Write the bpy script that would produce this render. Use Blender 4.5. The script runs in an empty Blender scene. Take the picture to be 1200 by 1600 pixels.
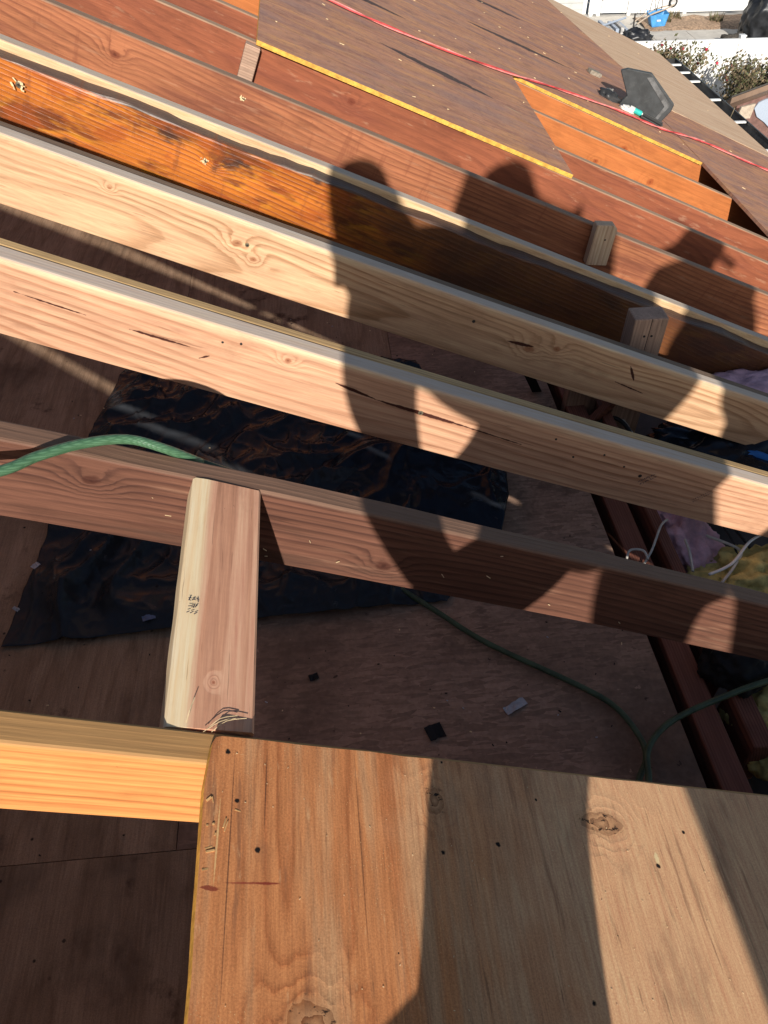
import bpy, bmesh, math, random
import numpy as np
from mathutils import Vector, Matrix, noise as mnoise
rnd = random.Random(7)
S = bpy.context.scene
COL = S.collection
# ------------------------------------------------------------------ camera, sky, sun, exposure
# world: origin at the lens, X = horizontal downslope, Y = along the ridge (away), Z up, metres
PITCH = math.radians(45.884); YAW = math.radians(5.250)
fh = Vector((math.sin(YAW), math.cos(YAW), 0)); rt = Vector((math.cos(YAW), -math.sin(YAW), 0))
fw = fh*math.cos(PITCH) - Vector((0, 0, math.sin(PITCH)))
upv = fh*math.sin(PITCH) + Vector((0, 0, math.cos(PITCH)))
cam = bpy.data.cameras.new("camera"); camo = bpy.data.objects.new("camera", cam); COL.objects.link(camo)
camo.matrix_world = Matrix((rt, upv, -fw)).transposed().to_4x4()
cam.sensor_fit = 'VERTICAL'; cam.sensor_height = 24; cam.lens = 24*1212/1600
cam.clip_start = 0.02; cam.clip_end = 600
S.camera = camo
SUN = Vector((.0525, .8975, -.4378)).normalized()          # direction the light travels
w = bpy.data.worlds.new("World"); S.world = w; w.use_nodes = True
nt = w.node_tree; sky = nt.nodes.new('ShaderNodeTexSky'); sky.sky_type = 'NISHITA'; sky.sun_disc = False
sky.sun_elevation = math.asin(.4378); sky.sun_rotation = math.radians(183.35)
bg = nt.nodes['Background']; bg.inputs[1].default_value = .078; nt.links.new(sky.outputs[0], bg.inputs[0])
sl = bpy.data.lights.new("sun", 'SUN'); sl.energy = 5.0; sl.angle = math.radians(.53); sl.color = (1, .95, .87)
so = bpy.data.objects.new("sun", sl); COL.objects.link(so); so.rotation_euler = SUN.to_track_quat('-Z', 'Y').to_euler()
S.view_settings.view_transform = 'Standard'; S.view_settings.look = 'None'
S.view_settings.exposure = 0.24; S.view_settings.gamma = 1
S.cycles.max_bounces = 8; S.cycles.diffuse_bounces = 2

# ------------------------------------------------------------------ frames and helpers
A = math.atan(5/12); U = .7257
D1 = Vector((math.cos(A), 0, -math.sin(A))); D2 = Vector((0, 1, 0)); NN = Vector((math.sin(A), 0, math.cos(A)))
O = -U*NN
RM = Matrix((D1, D2, NN)).transposed().to_4x4(); RM.translation = O      # roof frame -> world
FZ = -1.41                                                                 # attic floor
GZ = -7.0                                                                  # yard
def R(x, y, z=0): return O + D1*x + D2*y + NN*z

def setp(o, label=None, cat=None, group=None, kind=None):
    if label: o['label'] = label
    if cat: o['category'] = cat
    if group: o['group'] = group
    if kind: o['kind'] = kind
    return o
class MB:
    def __init__(s): s.v = []; s.f = []; s.m = []
    def add(s, vs, fs, m=0):
        b = len(s.v); s.v += [tuple(v) for v in vs]
        for f in fs: s.f.append([i+b for i in f]); s.m.append(m)
    def box(s, lo, hi, m=0, M=None):
        x0, y0, z0 = lo; x1, y1, z1 = hi
        vs = [Vector(p) for p in ((x0,y0,z0),(x1,y0,z0),(x1,y1,z0),(x0,y1,z0),(x0,y0,z1),(x1,y0,z1),(x1,y1,z1),(x0,y1,z1))]
        if M: vs = [M @ p for p in vs]
        s.add(vs, [(0,3,2,1),(4,5,6,7),(0,1,5,4),(1,2,6,5),(2,3,7,6),(3,0,4,7)], m)
    def prism(s, pts, z0, z1, m=0, M=None, mt=None):
        n_ = len(pts)
        vs = [Vector((p[0], p[1], z0)) for p in pts] + [Vector((p[0], p[1], z1)) for p in pts]
        if M: vs = [M @ p for p in vs]
        b = len(s.v); s.v += [tuple(v) for v in vs]
        s.f.append([b+i for i in range(n_)][::-1]); s.m.append(m)
        s.f.append([b+n_+i for i in range(n_)]); s.m.append(m if mt is None else mt)
        for i in range(n_):
            j = (i+1) % n_; s.f.append([b+i, b+j, b+n_+j, b+n_+i]); s.m.append(m)
    def tube(s, pts, r, m=0, seg=8, sub=6, closed_caps=True):
        P = [Vector(p) for p in pts]; Q = []
        for i in range(len(P)-1):
            p0 = P[max(i-1, 0)]; p1 = P[i]; p2 = P[i+1]; p3 = P[min(i+2, len(P)-1)]
            for k in range(sub):
                t = k/sub
                Q.append(.5*((2*p1) + (p2-p0)*t + (2*p0-5*p1+4*p2-p3)*t*t + (3*p1-p0-3*p2+p3)*t**3))
        Q.append(P[-1])
        nrm = None; vs = []; fs = []
        for i, q in enumerate(Q):
            t = (Q[min(i+1, len(Q)-1)] - Q[max(i-1, 0)]).normalized()
            if nrm is None:
                nrm = t.orthogonal().normalized()
            nrm = (nrm - t*nrm.dot(t)).normalized(); bn = t.cross(nrm)
            rr = r(i/(len(Q)-1)) if callable(r) else r
            for k in range(seg):
                a = 2*math.pi*k/seg; vs.append(q + (nrm*math.cos(a) + bn*math.sin(a))*rr)
        for i in range(len(Q)-1):
            for k in range(seg):
                k2 = (k+1) % seg; fs.append((i*seg+k, i*seg+k2, (i+1)*seg+k2, (i+1)*seg+k))
        fs.append(tuple(range(seg))[::-1]); fs.append(tuple((len(Q)-1)*seg+k for k in range(seg)))
        s.add(vs, fs, m)
    def build(s, name, mats, parent=None, smooth=False, mw=None, bevel=0):
        me = bpy.data.meshes.new(name); me.from_pydata(s.v, [], s.f)
        for m in (mats if isinstance(mats, (list, tuple)) else [mats]): me.materials.append(m)
        me.polygons.foreach_set('material_index', s.m)
        if smooth: me.polygons.foreach_set('use_smooth', [True]*len(me.polygons))
        me.update()
        o = bpy.data.objects.new(name, me); COL.objects.link(o)
        if mw is not None: o.matrix_world = mw
        if parent: o.parent = parent
        if bevel:
            b = o.modifiers.new('bevel', 'BEVEL'); b.width = bevel; b.segments = 2; b.limit_method = 'ANGLE'
        return o
def empty(name, loc=(0,0,0), rz=0):
    o = bpy.data.objects.new(name, None); COL.objects.link(o); o.location = loc; o.rotation_euler = (0,0,rz); o.empty_display_size = .1
    return o

# ------------------------------------------------------------------ materials
class G:
    """tiny node expression helper"""
    def __init__(s, name):
        s.mat = bpy.data.materials.new(name); s.mat.use_nodes = True
        s.t = s.mat.node_tree; s.b = s.t.nodes['Principled BSDF']; s.out = s.t.nodes['Material Output']
        s.tc = s.t.nodes.new('ShaderNodeTexCoord'); s.vec = s.tc.outputs['Object']
        x = s.t.nodes.new('ShaderNodeSeparateXYZ'); s.t.links.new(s.vec, x.inputs[0]); s.x, s.y, s.z = x.outputs
    def L(s, a, sock):
        if isinstance(a, (int, float)): sock.default_value = a
        elif isinstance(a, tuple): sock.default_value = (a+(1,))[:len(sock.default_value)] if len(a) < len(sock.default_value) else a
        else: s.t.links.new(a, sock)
    def m(s, op, *a, clamp=False):
        nd = s.t.nodes.new('ShaderNodeMath'); nd.operation = op; nd.use_clamp = clamp
        for i, v in enumerate(a): s.L(v, nd.inputs[i])
        return nd.outputs[0]
    def vscale(s, v, sc, off=(0,0,0)):
        nd = s.t.nodes.new('ShaderNodeVectorMath'); nd.operation = 'MULTIPLY_ADD'
        s.L(v, nd.inputs[0]); nd.inputs[1].default_value = sc; nd.inputs[2].default_value = off
        return nd.outputs[0]
    def addrand(s, v, k=40):
        oi = s.t.nodes.new('ShaderNodeObjectInfo'); q = s.m('MULTIPLY', oi.outputs['Random'], k)
        nd = s.t.nodes.new('ShaderNodeVectorMath'); nd.operation = 'ADD'; s.L(v, nd.inputs[0]); s.t.links.new(q, nd.inputs[1])
        return nd.outputs[0]
    def noise(s, v, sc=1, det=2, rough=.5, col=False):
        nd = s.t.nodes.new('ShaderNodeTexNoise'); s.L(v, nd.inputs['Vector']); nd.inputs['Scale'].default_value = sc
        nd.inputs['Detail'].default_value = det; nd.inputs['Roughness'].default_value = rough
        return nd.outputs['Color' if col else 'Fac']
    def voro(s, v, sc=1, feat='F1', out='Distance', rnd_=1):
        nd = s.t.nodes.new('ShaderNodeTexVoronoi'); nd.feature = feat; s.L(v, nd.inputs['Vector']); nd.inputs['Scale'].default_value = sc
        nd.inputs['Randomness'].default_value = rnd_
        return nd.outputs[out]
    def ramp(s, f, stops, interp='LINEAR'):
        nd = s.t.nodes.new('ShaderNodeValToRGB'); nd.color_ramp.interpolation = interp; e = nd.color_ramp.elements
        while len(e) < len(stops): e.new(.5)
        for i, (p, c) in enumerate(stops):
            e[i].position = p; e[i].color = (c, c, c, 1) if isinstance(c, (int, float)) else c+(1,)
        s.L(f, nd.inputs[0]); return nd.outputs[0]
    def step(s, f, a, b):
        nd = s.t.nodes.new('ShaderNodeMapRange'); nd.interpolation_type = 'SMOOTHSTEP'; s.L(f, nd.inputs[0])
        nd.inputs[1].default_value = a; nd.inputs[2].default_value = b
        return nd.outputs[0]
    def mix(s, f, a, b, mode='MIX'):
        nd = s.t.nodes.new('ShaderNodeMix'); nd.data_type = 'RGBA'; nd.blend_type = mode
        s.L(f, nd.inputs[0]); s.L(a, nd.inputs[6]); s.L(b, nd.inputs[7]); return nd.outputs[2]
    def d2(s, a, b, kx, ky, sx=1, sy=1):
        dx = s.m('MULTIPLY', s.m('SUBTRACT', a, kx), sx); dy = s.m('MULTIPLY', s.m('SUBTRACT', b, ky), sy)
        return s.m('SQRT', s.m('ADD', s.m('MULTIPLY', dx, dx), s.m('MULTIPLY', dy, dy)))
    def seg(s, a, b, p):
        """distance to the segment p=(x0,z0,x1,z1) in the (a,b) plane, minus a lens-shaped half width"""
        x0, z0, x1, z1, wd = p; L2 = (x1-x0)**2+(z1-z0)**2
        da = s.m('SUBTRACT', a, x0); db = s.m('SUBTRACT', b, z0)
        t = s.m('DIVIDE', s.m('ADD', s.m('MULTIPLY', da, x1-x0), s.m('MULTIPLY', db, z1-z0)), L2, clamp=True)
        ex = s.m('SUBTRACT', da, s.m('MULTIPLY', t, x1-x0)); ez = s.m('SUBTRACT', db, s.m('MULTIPLY', t, z1-z0))
        d = s.m('SQRT', s.m('ADD', s.m('MULTIPLY', ex, ex), s.m('MULTIPLY', ez, ez)))
        lens = s.m('MULTIPLY', s.m('MULTIPLY', t, s.m('SUBTRACT', 1, t)), 4*wd)
        return s.m('SUBTRACT', d, lens)
    def done(s, col, rough=.7, bump=None, bs=.3, bd=.002, spec=.3, metal=0):
        s.L(col, s.b.inputs['Base Color']); s.L(rough, s.b.inputs['Roughness']); s.b.inputs['Metallic'].default_value = metal
        s.b.inputs['Specular IOR Level'].default_value = spec
        if bump is not None:
            nd = s.t.nodes.new('ShaderNodeBump'); nd.inputs['Strength'].default_value = bs; nd.inputs['Distance'].default_value = bd
            s.L(bump, nd.inputs['Height']); s.t.links.new(nd.outputs[0], s.b.inputs['Normal'])
        return s.mat

def wood(name, early, late, ring=.006, pith=(.3, -.07), warp=.02, lw=.8, knots=(), cracks=(), stain=None, fib=.35,
         top=None, topz=-.003, rough=.7, mottle=.25, seed=0, bs=.35, rand=True, cross='yz', sap=None, spec=.25, drips=None, shade_tone=None, grime=.45):
    """length along local X, growth rings about a pith line in the cross-section"""
    g = G(name); v = g.vec
    cy, cz = g.y, g.z
    vr = g.addrand(v) if rand else v
    n1 = g.noise(g.vscale(vr, (1.1, 4, 4), (seed, seed, 0)), 1, 2)
    n2 = g.noise(g.vscale(vr, (.8, 3, 3), (seed+9, 3, seed)), 1, 1)
    n3 = g.noise(g.vscale(vr, (3, 30, 30), (0, seed, 5)), 1, 2)
    dy = g.m('ADD', g.m('SUBTRACT', cy, pith[0]), g.m('MULTIPLY', g.m('SUBTRACT', n1, .5), warp))
    dz = g.m('ADD', g.m('SUBTRACT', cz, pith[1]), g.m('MULTIPLY', g.m('SUBTRACT', n2, .5), warp))
    r = g.m('SQRT', g.m('ADD', g.m('MULTIPLY', dy, dy), g.m('MULTIPLY', dz, dz)))
    r = g.m('ADD', r, g.m('MULTIPLY', n3, ring*.7))
    ka, kb = (g.x, cz) if cross == 'yz' else (g.x, cy)
    kmask = None; kd = []
    for (kx, kz, kr) in knots:
        nn = g.m('MULTIPLY', g.m('SUBTRACT', g.noise(g.vscale(v, (70, 70, 70), (kx*9, 0, 0)), 1, 3), .5), kr*1.1)
        d = g.m('DIVIDE', g.m('ADD', g.d2(ka, kb, kx, kz, .75, 1), nn), kr)
        bumpv = g.m('MULTIPLY', g.m('EXPONENT', g.m('MULTIPLY', g.m('MULTIPLY', d, d), -.16)), ring*2.6)
        r = g.m('ADD', r, bumpv); kd.append(d)
    t = g.m('FRACT', g.m('DIVIDE', r, ring))
    lat = g.ramp(t, [(0, .25), (.12, 0), (.5, .12), (.86, 1), (.95, .9), (1, .25)])
    var = g.noise(g.vscale(vr, (1.5, 14, 14), (3, 3, seed)), 1, 2)
    lat = g.m('MULTIPLY', lat, g.m('MULTIPLY', g.ramp(var, [(.3, .35), (.65, 1)]), lw), clamp=True)
    col = g.mix(lat, early, late)
    if sap:
        c2, axis, a_, b_ = sap
        q = g.m('ADD', {'y': cy, 'z': cz}[axis], g.m('MULTIPLY', g.m('SUBTRACT', n1, .5), .03))
        col = g.mix(g.m('MULTIPLY', g.step(q, a_, b_), .85), col, c2)
    mo = g.noise(g.vscale(vr, (2.2, 9, 9), (seed, 7, 1)), 1, 4, .6)
    col = g.mix(mottle, col, g.ramp(mo, [(.3, .35), (.7, .75)]), 'OVERLAY')
    if stain:
        for (sc, amt, lo, hi, scl) in stain:
            sm = g.noise(g.vscale(vr, scl, (seed*2, 1, 8)), 1, 5, .6)
            col = g.mix(g.m('MULTIPLY', g.step(sm, lo, hi), amt), col, sc)
    f1 = g.noise(g.vscale(vr, (9, 260, 260)), 1, 4, .7)
    f2 = g.noise(g.vscale(vr, (4, 90, 90), (seed, 2, 2)), 1, 4, .65)
    col = g.mix(fib*1.3, col, g.ramp(f1, [(.3, .28), (.7, .72)]), 'OVERLAY')
    col = g.mix(fib*.9, col, g.ramp(f2, [(.33, .3), (.66, .7)]), 'OVERLAY')
    ck = g.noise(g.vscale(vr, (7, 210, 210), (1, seed, 4)), 1, 3, .6)                 # fine drying checks
    col = g.mix(g.m('MULTIPLY', g.step(ck, .665, .70), .45), col, tuple(q*.45 for q in late))
    sp = g.noise(g.vscale(vr, (55, 95, 95), (seed, 8, 2)), 1, 4, .7)                   # dents and dirt specks
    col = g.mix(g.m('MULTIPLY', g.step(sp, .70, .76), .6), col, tuple(q*.35 for q in late))
    gm = g.noise(g.vscale(vr, (4, 7, 7), (8, seed, 3)), 1, 6, .7)                      # handling grime
    col = g.mix(g.m('MULTIPLY', g.step(gm, .52, .78), grime), col, tuple(q*.55 for q in late))
    if top:                                            # the weathered narrow edge that lay under the sheathing
        tcol, = top
        tn = g.noise(g.vscale(vr, (9, 160, 20)), 1, 4, .65)
        col = g.mix(g.m('MULTIPLY', g.step(g.m('ADD', cz, g.m('MULTIPLY', tn, .004)), topz, topz+.0045), .9), col, g.mix(tn, tuple(c*.55 for c in tcol), tuple(c*1.25 for c in tcol)))
    for (kx, kz, kr), d in zip(knots, kd):
        kt = g.m('MULTIPLY', g.noise(g.vscale(v, (160, 160, 160)), 1, 3), 1.0)
        kc = g.mix(kt, (late[0]*1.1, late[1]*.85, late[2]*.75), (late[0]*.7, late[1]*.5, late[2]*.45))
        col = g.mix(g.m('MULTIPLY', g.step(d, 1.1, .5), .75), col, kc)
        col = g.mix(g.m('MULTIPLY', g.step(d, .40, .1), .6), col, (late[0]*.45, late[1]*.26, late[2]*.22))
    for c in cracks:
        nz = g.noise(g.vscale(v, (90, 90, 90), (seed, 0, 0)), 1, 3)
        d = g.m('ADD', g.seg(ka, kb, c), g.m('MULTIPLY', g.m('SUBTRACT', nz, .5), .004))
        cc = (.06, .016, .01) if c[4] > 0 else (.1, .04, .02)
        col = g.mix(g.step(d, .0012, -.0004), col, cc)
    if drips:
        dc, da = drips
        dn = g.noise(g.vscale(v, (26, 1, 5), (seed, 0, 0)), 1, 4, .65)
        col = g.mix(g.m('MULTIPLY', g.step(dn, .56, .7), da), col, dc)
    if shade_tone:  # shade painted into the colour, growing along the board
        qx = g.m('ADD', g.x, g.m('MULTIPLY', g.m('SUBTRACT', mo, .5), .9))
        col = g.mix(g.m('MULTIPLY', g.step(qx, shade_tone[0], shade_tone[1]), shade_tone[3]), col, shade_tone[2])
    h = g.m('ADD', g.m('MULTIPLY', lat, .5), g.m('MULTIPLY', f1, .8))
    return g.done(col, g.m('ADD', rough-.08, g.m('MULTIPLY', mo, .16)), h, bs, .0012, spec)

def ply(name, c1, c2, c3, axis='x', freq=7, gscale=(.8, 7), knots=(), holes=(), streaks=(), specks=None, dirt=None, extra=None, seed=0, grey=None, fib=.4, rough=.8):
    """rotary-cut face veneer: contour bands of a stretched noise field"""
    g = G(name); v = g.addrand(g.vec) if not (knots or holes or streaks or extra) else g.vec
    sc = (gscale[0], gscale[1], 1) if axis == 'x' else (gscale[1], gscale[0], 1)
    h = g.noise(g.vscale(v, sc, (seed, seed*2, 0)), 1, 3, .45)
    fs = (14, 260, 1) if axis == 'x' else (260, 14, 1)
    kd = []
    for (kx, ky, kr, *st) in knots:
        st = tuple(st) or ((.6, 1) if axis == 'x' else (1, .6))
        nz = g.m('MULTIPLY', g.m('SUBTRACT', g.noise(g.vscale(v, (60, 60, 1)), 1, 3), .5), kr*.7)
        d = g.m('DIVIDE', g.m('ADD', g.d2(g.x, g.y, kx, ky, *st), nz), kr); kd.append(d)
        h = g.m('ADD', h, g.m('MULTIPLY', g.m('EXPONENT', g.m('MULTIPLY', g.m('MULTIPLY', d, d), -.35)), .5))
    f1 = g.noise(g.vscale(v, fs, (0, 0, seed)), 1, 4, .65)
    t = g.m('FRACT', g.m('ADD', g.m('MULTIPLY', h, freq), g.m('MULTIPLY', f1, .22)))
    band = g.ramp(t, [(0, .5), (.2, 0), (.6, .25), (.92, 1), (1, .5)])
    col = g.mix(g.m('MULTIPLY', band, .75), c1, c2)
    mo = g.noise(g.vscale(v, tuple(q*2.2 for q in sc), (4, seed, 0)), 1, 5, .62)
    col = g.mix(g.step(mo, .46, .68), col, c3)
    if grey:
        gc, lo, hi, amt = grey
        gm = g.m('ADD', g.x, g.m('MULTIPLY', g.m('SUBTRACT', g.noise(g.vscale(v, (5, 5, 1), (2, 9, 0)), 1, 4, .6), .5), .5))
        col = g.mix(g.m('MULTIPLY', g.step(gm, lo, hi), amt), col, gc)
    col = g.mix(fib, col, g.ramp(f1, [(.3, .28), (.7, .74)]), 'OVERLAY')
    f3 = g.noise(g.vscale(v, (480, 480, 1), (9, 9, 0)), 1, 3, .7)
    col = g.mix(.38, col, g.ramp(f3, [(.32, .25), (.68, .75)]), 'OVERLAY')
    if dirt:
        for (dc, lo, hi, scl, amt) in dirt:
            dn = g.noise(g.vscale(v, scl, (seed, 5, 2)), 1, 6, .65)
            col = g.mix(g.m('MULTIPLY', g.step(dn, lo, hi), amt), col, dc)
    for d in kd:
        kt = g.m('FRACT', g.m('MULTIPLY', d, 2.6))
        col = g.mix(g.m('MULTIPLY', g.step(d, 1.15, .5), .7), col, g.mix(kt, c3, tuple(q*.30 for q in c2)))
        kn = g.noise(g.vscale(v, (90, 140, 1), (3, 1, 1)), 1, 4, .7)
        col = g.mix(g.m('MULTIPLY', g.step(d, 1.2, .6), g.step(kn, .55, .64)), col, (.03, .015, .01))
    for st in streaks:
        big = st[4] > .012
        nz = g.noise(g.vscale(v, (14, 30, 1) if big else (230, 330, 1), (seed, 1, 1)), 1, 5, .7)
        d = g.m('ADD', g.seg(g.x, g.y, st[:5]), g.m('MULTIPLY', g.m('SUBTRACT', nz, .5), st[4]*1.8))
        col = g.mix(g.m('MULTIPLY', g.step(d, .003 if big else .0006, -.004 if big else -.0006), .85), col, st[5])
    ht = g.m('ADD', g.m('ADD', g.m('MULTIPLY', f1, .9), g.m('MULTIPLY', f3, .35)), g.m('MULTIPLY', band, .4))
    for (hx, hy, hr) in holes:
        nz = g.m('MULTIPLY', g.m('SUBTRACT', g.noise(g.vscale(v, (220, 220, 1)), 1, 2), .5), hr*1.1)
        d = g.m('ADD', g.d2(g.x, g.y, hx, hy), nz)
        col = g.mix(g.step(d, hr, hr*.5), col, (.012, .008, .007))
    if specks:
        pc, psc, lo, hi = specks
        pn = g.voro(g.vscale(v, psc), 1)
        pm = g.noise(g.vscale(v, (6, 6, 1)), 1, 3)
        col = g.mix(g.m('MULTIPLY', g.step(pn, hi, lo), g.step(pm, .42, .6)), col, pc)
    return g.done(col, rough, ht, .4, .0015, .2)

def osb(name, base, k=1):
    g = G(name); v = g.vec; cols = None
    for i, ang in enumerate((.3, 1.4, 2.5, 2.0)):
        mp = g.t.nodes.new('ShaderNodeMapping'); mp.inputs['Rotation'].default_value = (0, 0, ang); g.L(v, mp.inputs['Vector'])
        mp.inputs['Scale'].default_value = (26, 110, 1); mp.inputs['Location'].default_value = (i*3.3, i*1.7, 0)
        c = g.voro(mp.outputs[0], 1, 'F1', 'Color'); sp = g.t.nodes.new('ShaderNodeSeparateColor'); g.L(c, sp.inputs[0])
        if cols is None: cols = sp.outputs[0]; sel = sp.outputs[1]
        else:
            cols = g.mix(g.step(sel, .5, .52), cols, sp.outputs[0]); sel = sp.outputs[1]
    n_ = g.noise(g.vscale(v, (3, 3, 1)), 1, 5, .6); f = g.noise(g.vscale(v, (120, 120, 1)), 1, 3)
    col = g.mix(cols, tuple(c*.72 for c in base), tuple(min(1, c*1.22) for c in base))
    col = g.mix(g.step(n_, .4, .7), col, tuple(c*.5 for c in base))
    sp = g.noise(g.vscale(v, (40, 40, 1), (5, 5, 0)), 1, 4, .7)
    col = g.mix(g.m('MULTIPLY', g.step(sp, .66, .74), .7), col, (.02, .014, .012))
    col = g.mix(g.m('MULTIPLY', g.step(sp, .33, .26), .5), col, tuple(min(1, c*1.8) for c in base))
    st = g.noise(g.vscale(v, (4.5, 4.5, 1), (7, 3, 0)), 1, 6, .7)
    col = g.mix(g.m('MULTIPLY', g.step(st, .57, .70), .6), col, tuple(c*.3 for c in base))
    col = g.mix(.3, col, f, 'OVERLAY')
    return g.done(col, .85, g.m('ADD', cols, g.m('MULTIPLY', f, .4)), .25, .001, .2)

def simple(name, col, rough=.6, var=.25, sc=8, metal=0, spec=.4, bs=.15, dirt=None):
    g = G(name); n_ = g.noise(g.vscale(g.vec, (sc, sc, sc)), 1, 5, .6)
    c = g.mix(g.step(n_, .3, .7), tuple(q*(1-var) for q in col), tuple(min(1, q*(1+var)) for q in col))
    if dirt: c = g.mix(g.m('MULTIPLY', g.step(g.noise(g.vscale(g.vec, (sc*2.3,)*3, (3, 3, 3)), 1, 5, .65), .5, .75), .7), c, dirt)
    return g.done(c, g.m('ADD', rough-.1, g.m('MULTIPLY', n_, .2)), n_, bs, .004, spec, metal)

M_new = wood('new_fir_pale', (.60, .365, .21), (.335, .165, .078), ring=.0074, pith=(.17, -.11), warp=.062, lw=.85,
             knots=[(.145, -.052, .010), (.186, -.076, .007), (.862, -.066, .012), (.925, -.045, .010), (-.118, -.03, .004)],
             cracks=[(1.13, -.025, 1.165, -.06, .003), (.80, -.065, .87, -.058, .004), (1.12, -.078, 1.21, -.085, .0015)], rand=False, seed=3, mottle=.3,
             sap=((.68, .47, .29), 'z', -.016, -.004), top=((.56, .49, .43),), topz=-.0012)
M_new2 = wood('new_fir_pink', (.59, .33, .20), (.34, .145, .075), ring=.0072, pith=(.5, -.30), warp=.035, lw=.85,
              knots=[(.245, -.028, .006)],
              cracks=[(-.20, -.052, -.09, -.056, .0012), (-.02, -.058, .08, -.058, .002), (.34, -.045, .42, -.055, .003), (.42, -.056, .62, -.060, .0036), (.60, -.060, .74, -.065, .0012), (.10, -.075, .115, -.065, .0012)],
              rand=False, seed=11, mottle=.3, sap=((.68, .45, .28), 'z', -.018, -.004), top=((.56, .48, .42),), topz=-.0012)
M_newtop = wood('new_fir_sister', (.62, .42, .24), (.50, .30, .14), ring=.009, pith=(.3, .08), warp=.06, lw=.5, seed=5, top=((.52, .46, .40),), topz=-.0012)
M_olds = wood('old_sister', (.46, .30, .14), (.24, .13, .06), ring=.007, pith=(.3, .1), lw=.7, seed=6, mottle=.5)
M_brown = wood('old_brown_rafter', (.140, .060, .038), (.060, .024, .017), ring=.0068, pith=(.4, -.30), warp=.04, lw=.9,
               knots=[(-.02, -.042, .010), (.42, -.10, .012)], top=((.22, .125, .082),), stain=[((.07, .04, .028), .65, .52, .72, (2, 14, 14)), ((.30, .16, .10), .5, .55, .75, (5, 30, 60))],
               rand=False, seed=21, mottle=.5, bs=.6)
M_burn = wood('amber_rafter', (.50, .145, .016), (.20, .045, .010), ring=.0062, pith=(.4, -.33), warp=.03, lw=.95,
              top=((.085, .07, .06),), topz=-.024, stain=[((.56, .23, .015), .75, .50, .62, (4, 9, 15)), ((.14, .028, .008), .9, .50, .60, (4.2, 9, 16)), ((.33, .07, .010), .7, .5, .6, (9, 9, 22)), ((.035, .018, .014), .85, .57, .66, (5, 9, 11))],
              knots=[(.08, -.075, .008)], rand=False, seed=33, mottle=.6, drips=((.16, .045, .015), .5), bs=.7, rough=.42, spec=.5, shade_tone=(.30, .75, (.075, .034, .018), .85))  # right part darkened in colour to deepen the people's shadow there
M_red = wood('reddish_rafter', (.33, .122, .056), (.16, .05, .026), ring=.0066, pith=(.45, -.28), warp=.05, lw=.8,
             knots=[(-.22, -.06, .012)], top=((.30, .20, .135),), stain=[((.16, .05, .03), .7, .5, .68, (2, 9, 16)), ((.42, .22, .13), .4, .58, .72, (9, 40, 60))], seed=41, mottle=.45, drips=((.2, .06, .03), .5))
M_red2 = wood('red_brown_rafter', (.27, .083, .039), (.16, .047, .025), ring=.0085, pith=(.30, -.16), warp=.09, lw=.6,
              knots=[(.48, -.05, .012)], top=((.42, .28, .18),), stain=[((.17, .048, .03), .6, .48, .7, (2, 10, 16)), ((.42, .23, .14), .45, .58, .72, (14, 60, 60))], seed=47, mottle=.4, fib=.25)
M_orange = wood('orange_rafter', (.48, .155, .045), (.33, .095, .028), ring=.012, pith=(.22, -.05), warp=.11, lw=.45,
                knots=[(2.02, -.075, .016), (1.72, -.085, .010)], top=((.42, .28, .18),), stain=[((.34, .1, .025), .5, .5, .7, (3, 10, 14))], seed=52, mottle=.3, fib=.25)
M_doug = wood('yellow_fir', (.72, .30, .095), (.40, .125, .035), ring=.0072, pith=(.5, -.32), warp=.025, lw=.8,
              top=((.44, .25, .10),), seed=61, mottle=.25, rand=False)
M_blk = wood('pink_sapwood_block', (.66, .35, .22), (.42, .185, .105), ring=.0068, pith=(.045, -.065), warp=.035, lw=.75,
             knots=[(.055, .046, .0026)], cross='xy', rand=False, seed=70, mottle=.25, sap=((.84, .66, .40), 'y', .060, .072))
M_stud = wood('weathered_stud', (.40, .26, .185), (.22, .13, .09), ring=.006, pith=(.1, .1), lw=.7, seed=81, mottle=.4)
M_studl = wood('pale_stud', (.66, .46, .30), (.38, .21, .12), ring=.006, pith=(.1, .1), lw=.6, seed=83, mottle=.3)
M_joist = wood('dark_red_joist', (.22, .085, .055), (.10, .035, .024), ring=.006, pith=(.3, -.1), lw=.8, seed=88, mottle=.5, fib=.3)
M_end = simple('cut_edge_yellow', (.66, .36, .06), .7, .3, 40, bs=.4, dirt=(.26, .12, .03))
TAR = (.035, .036, .04)
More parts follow.
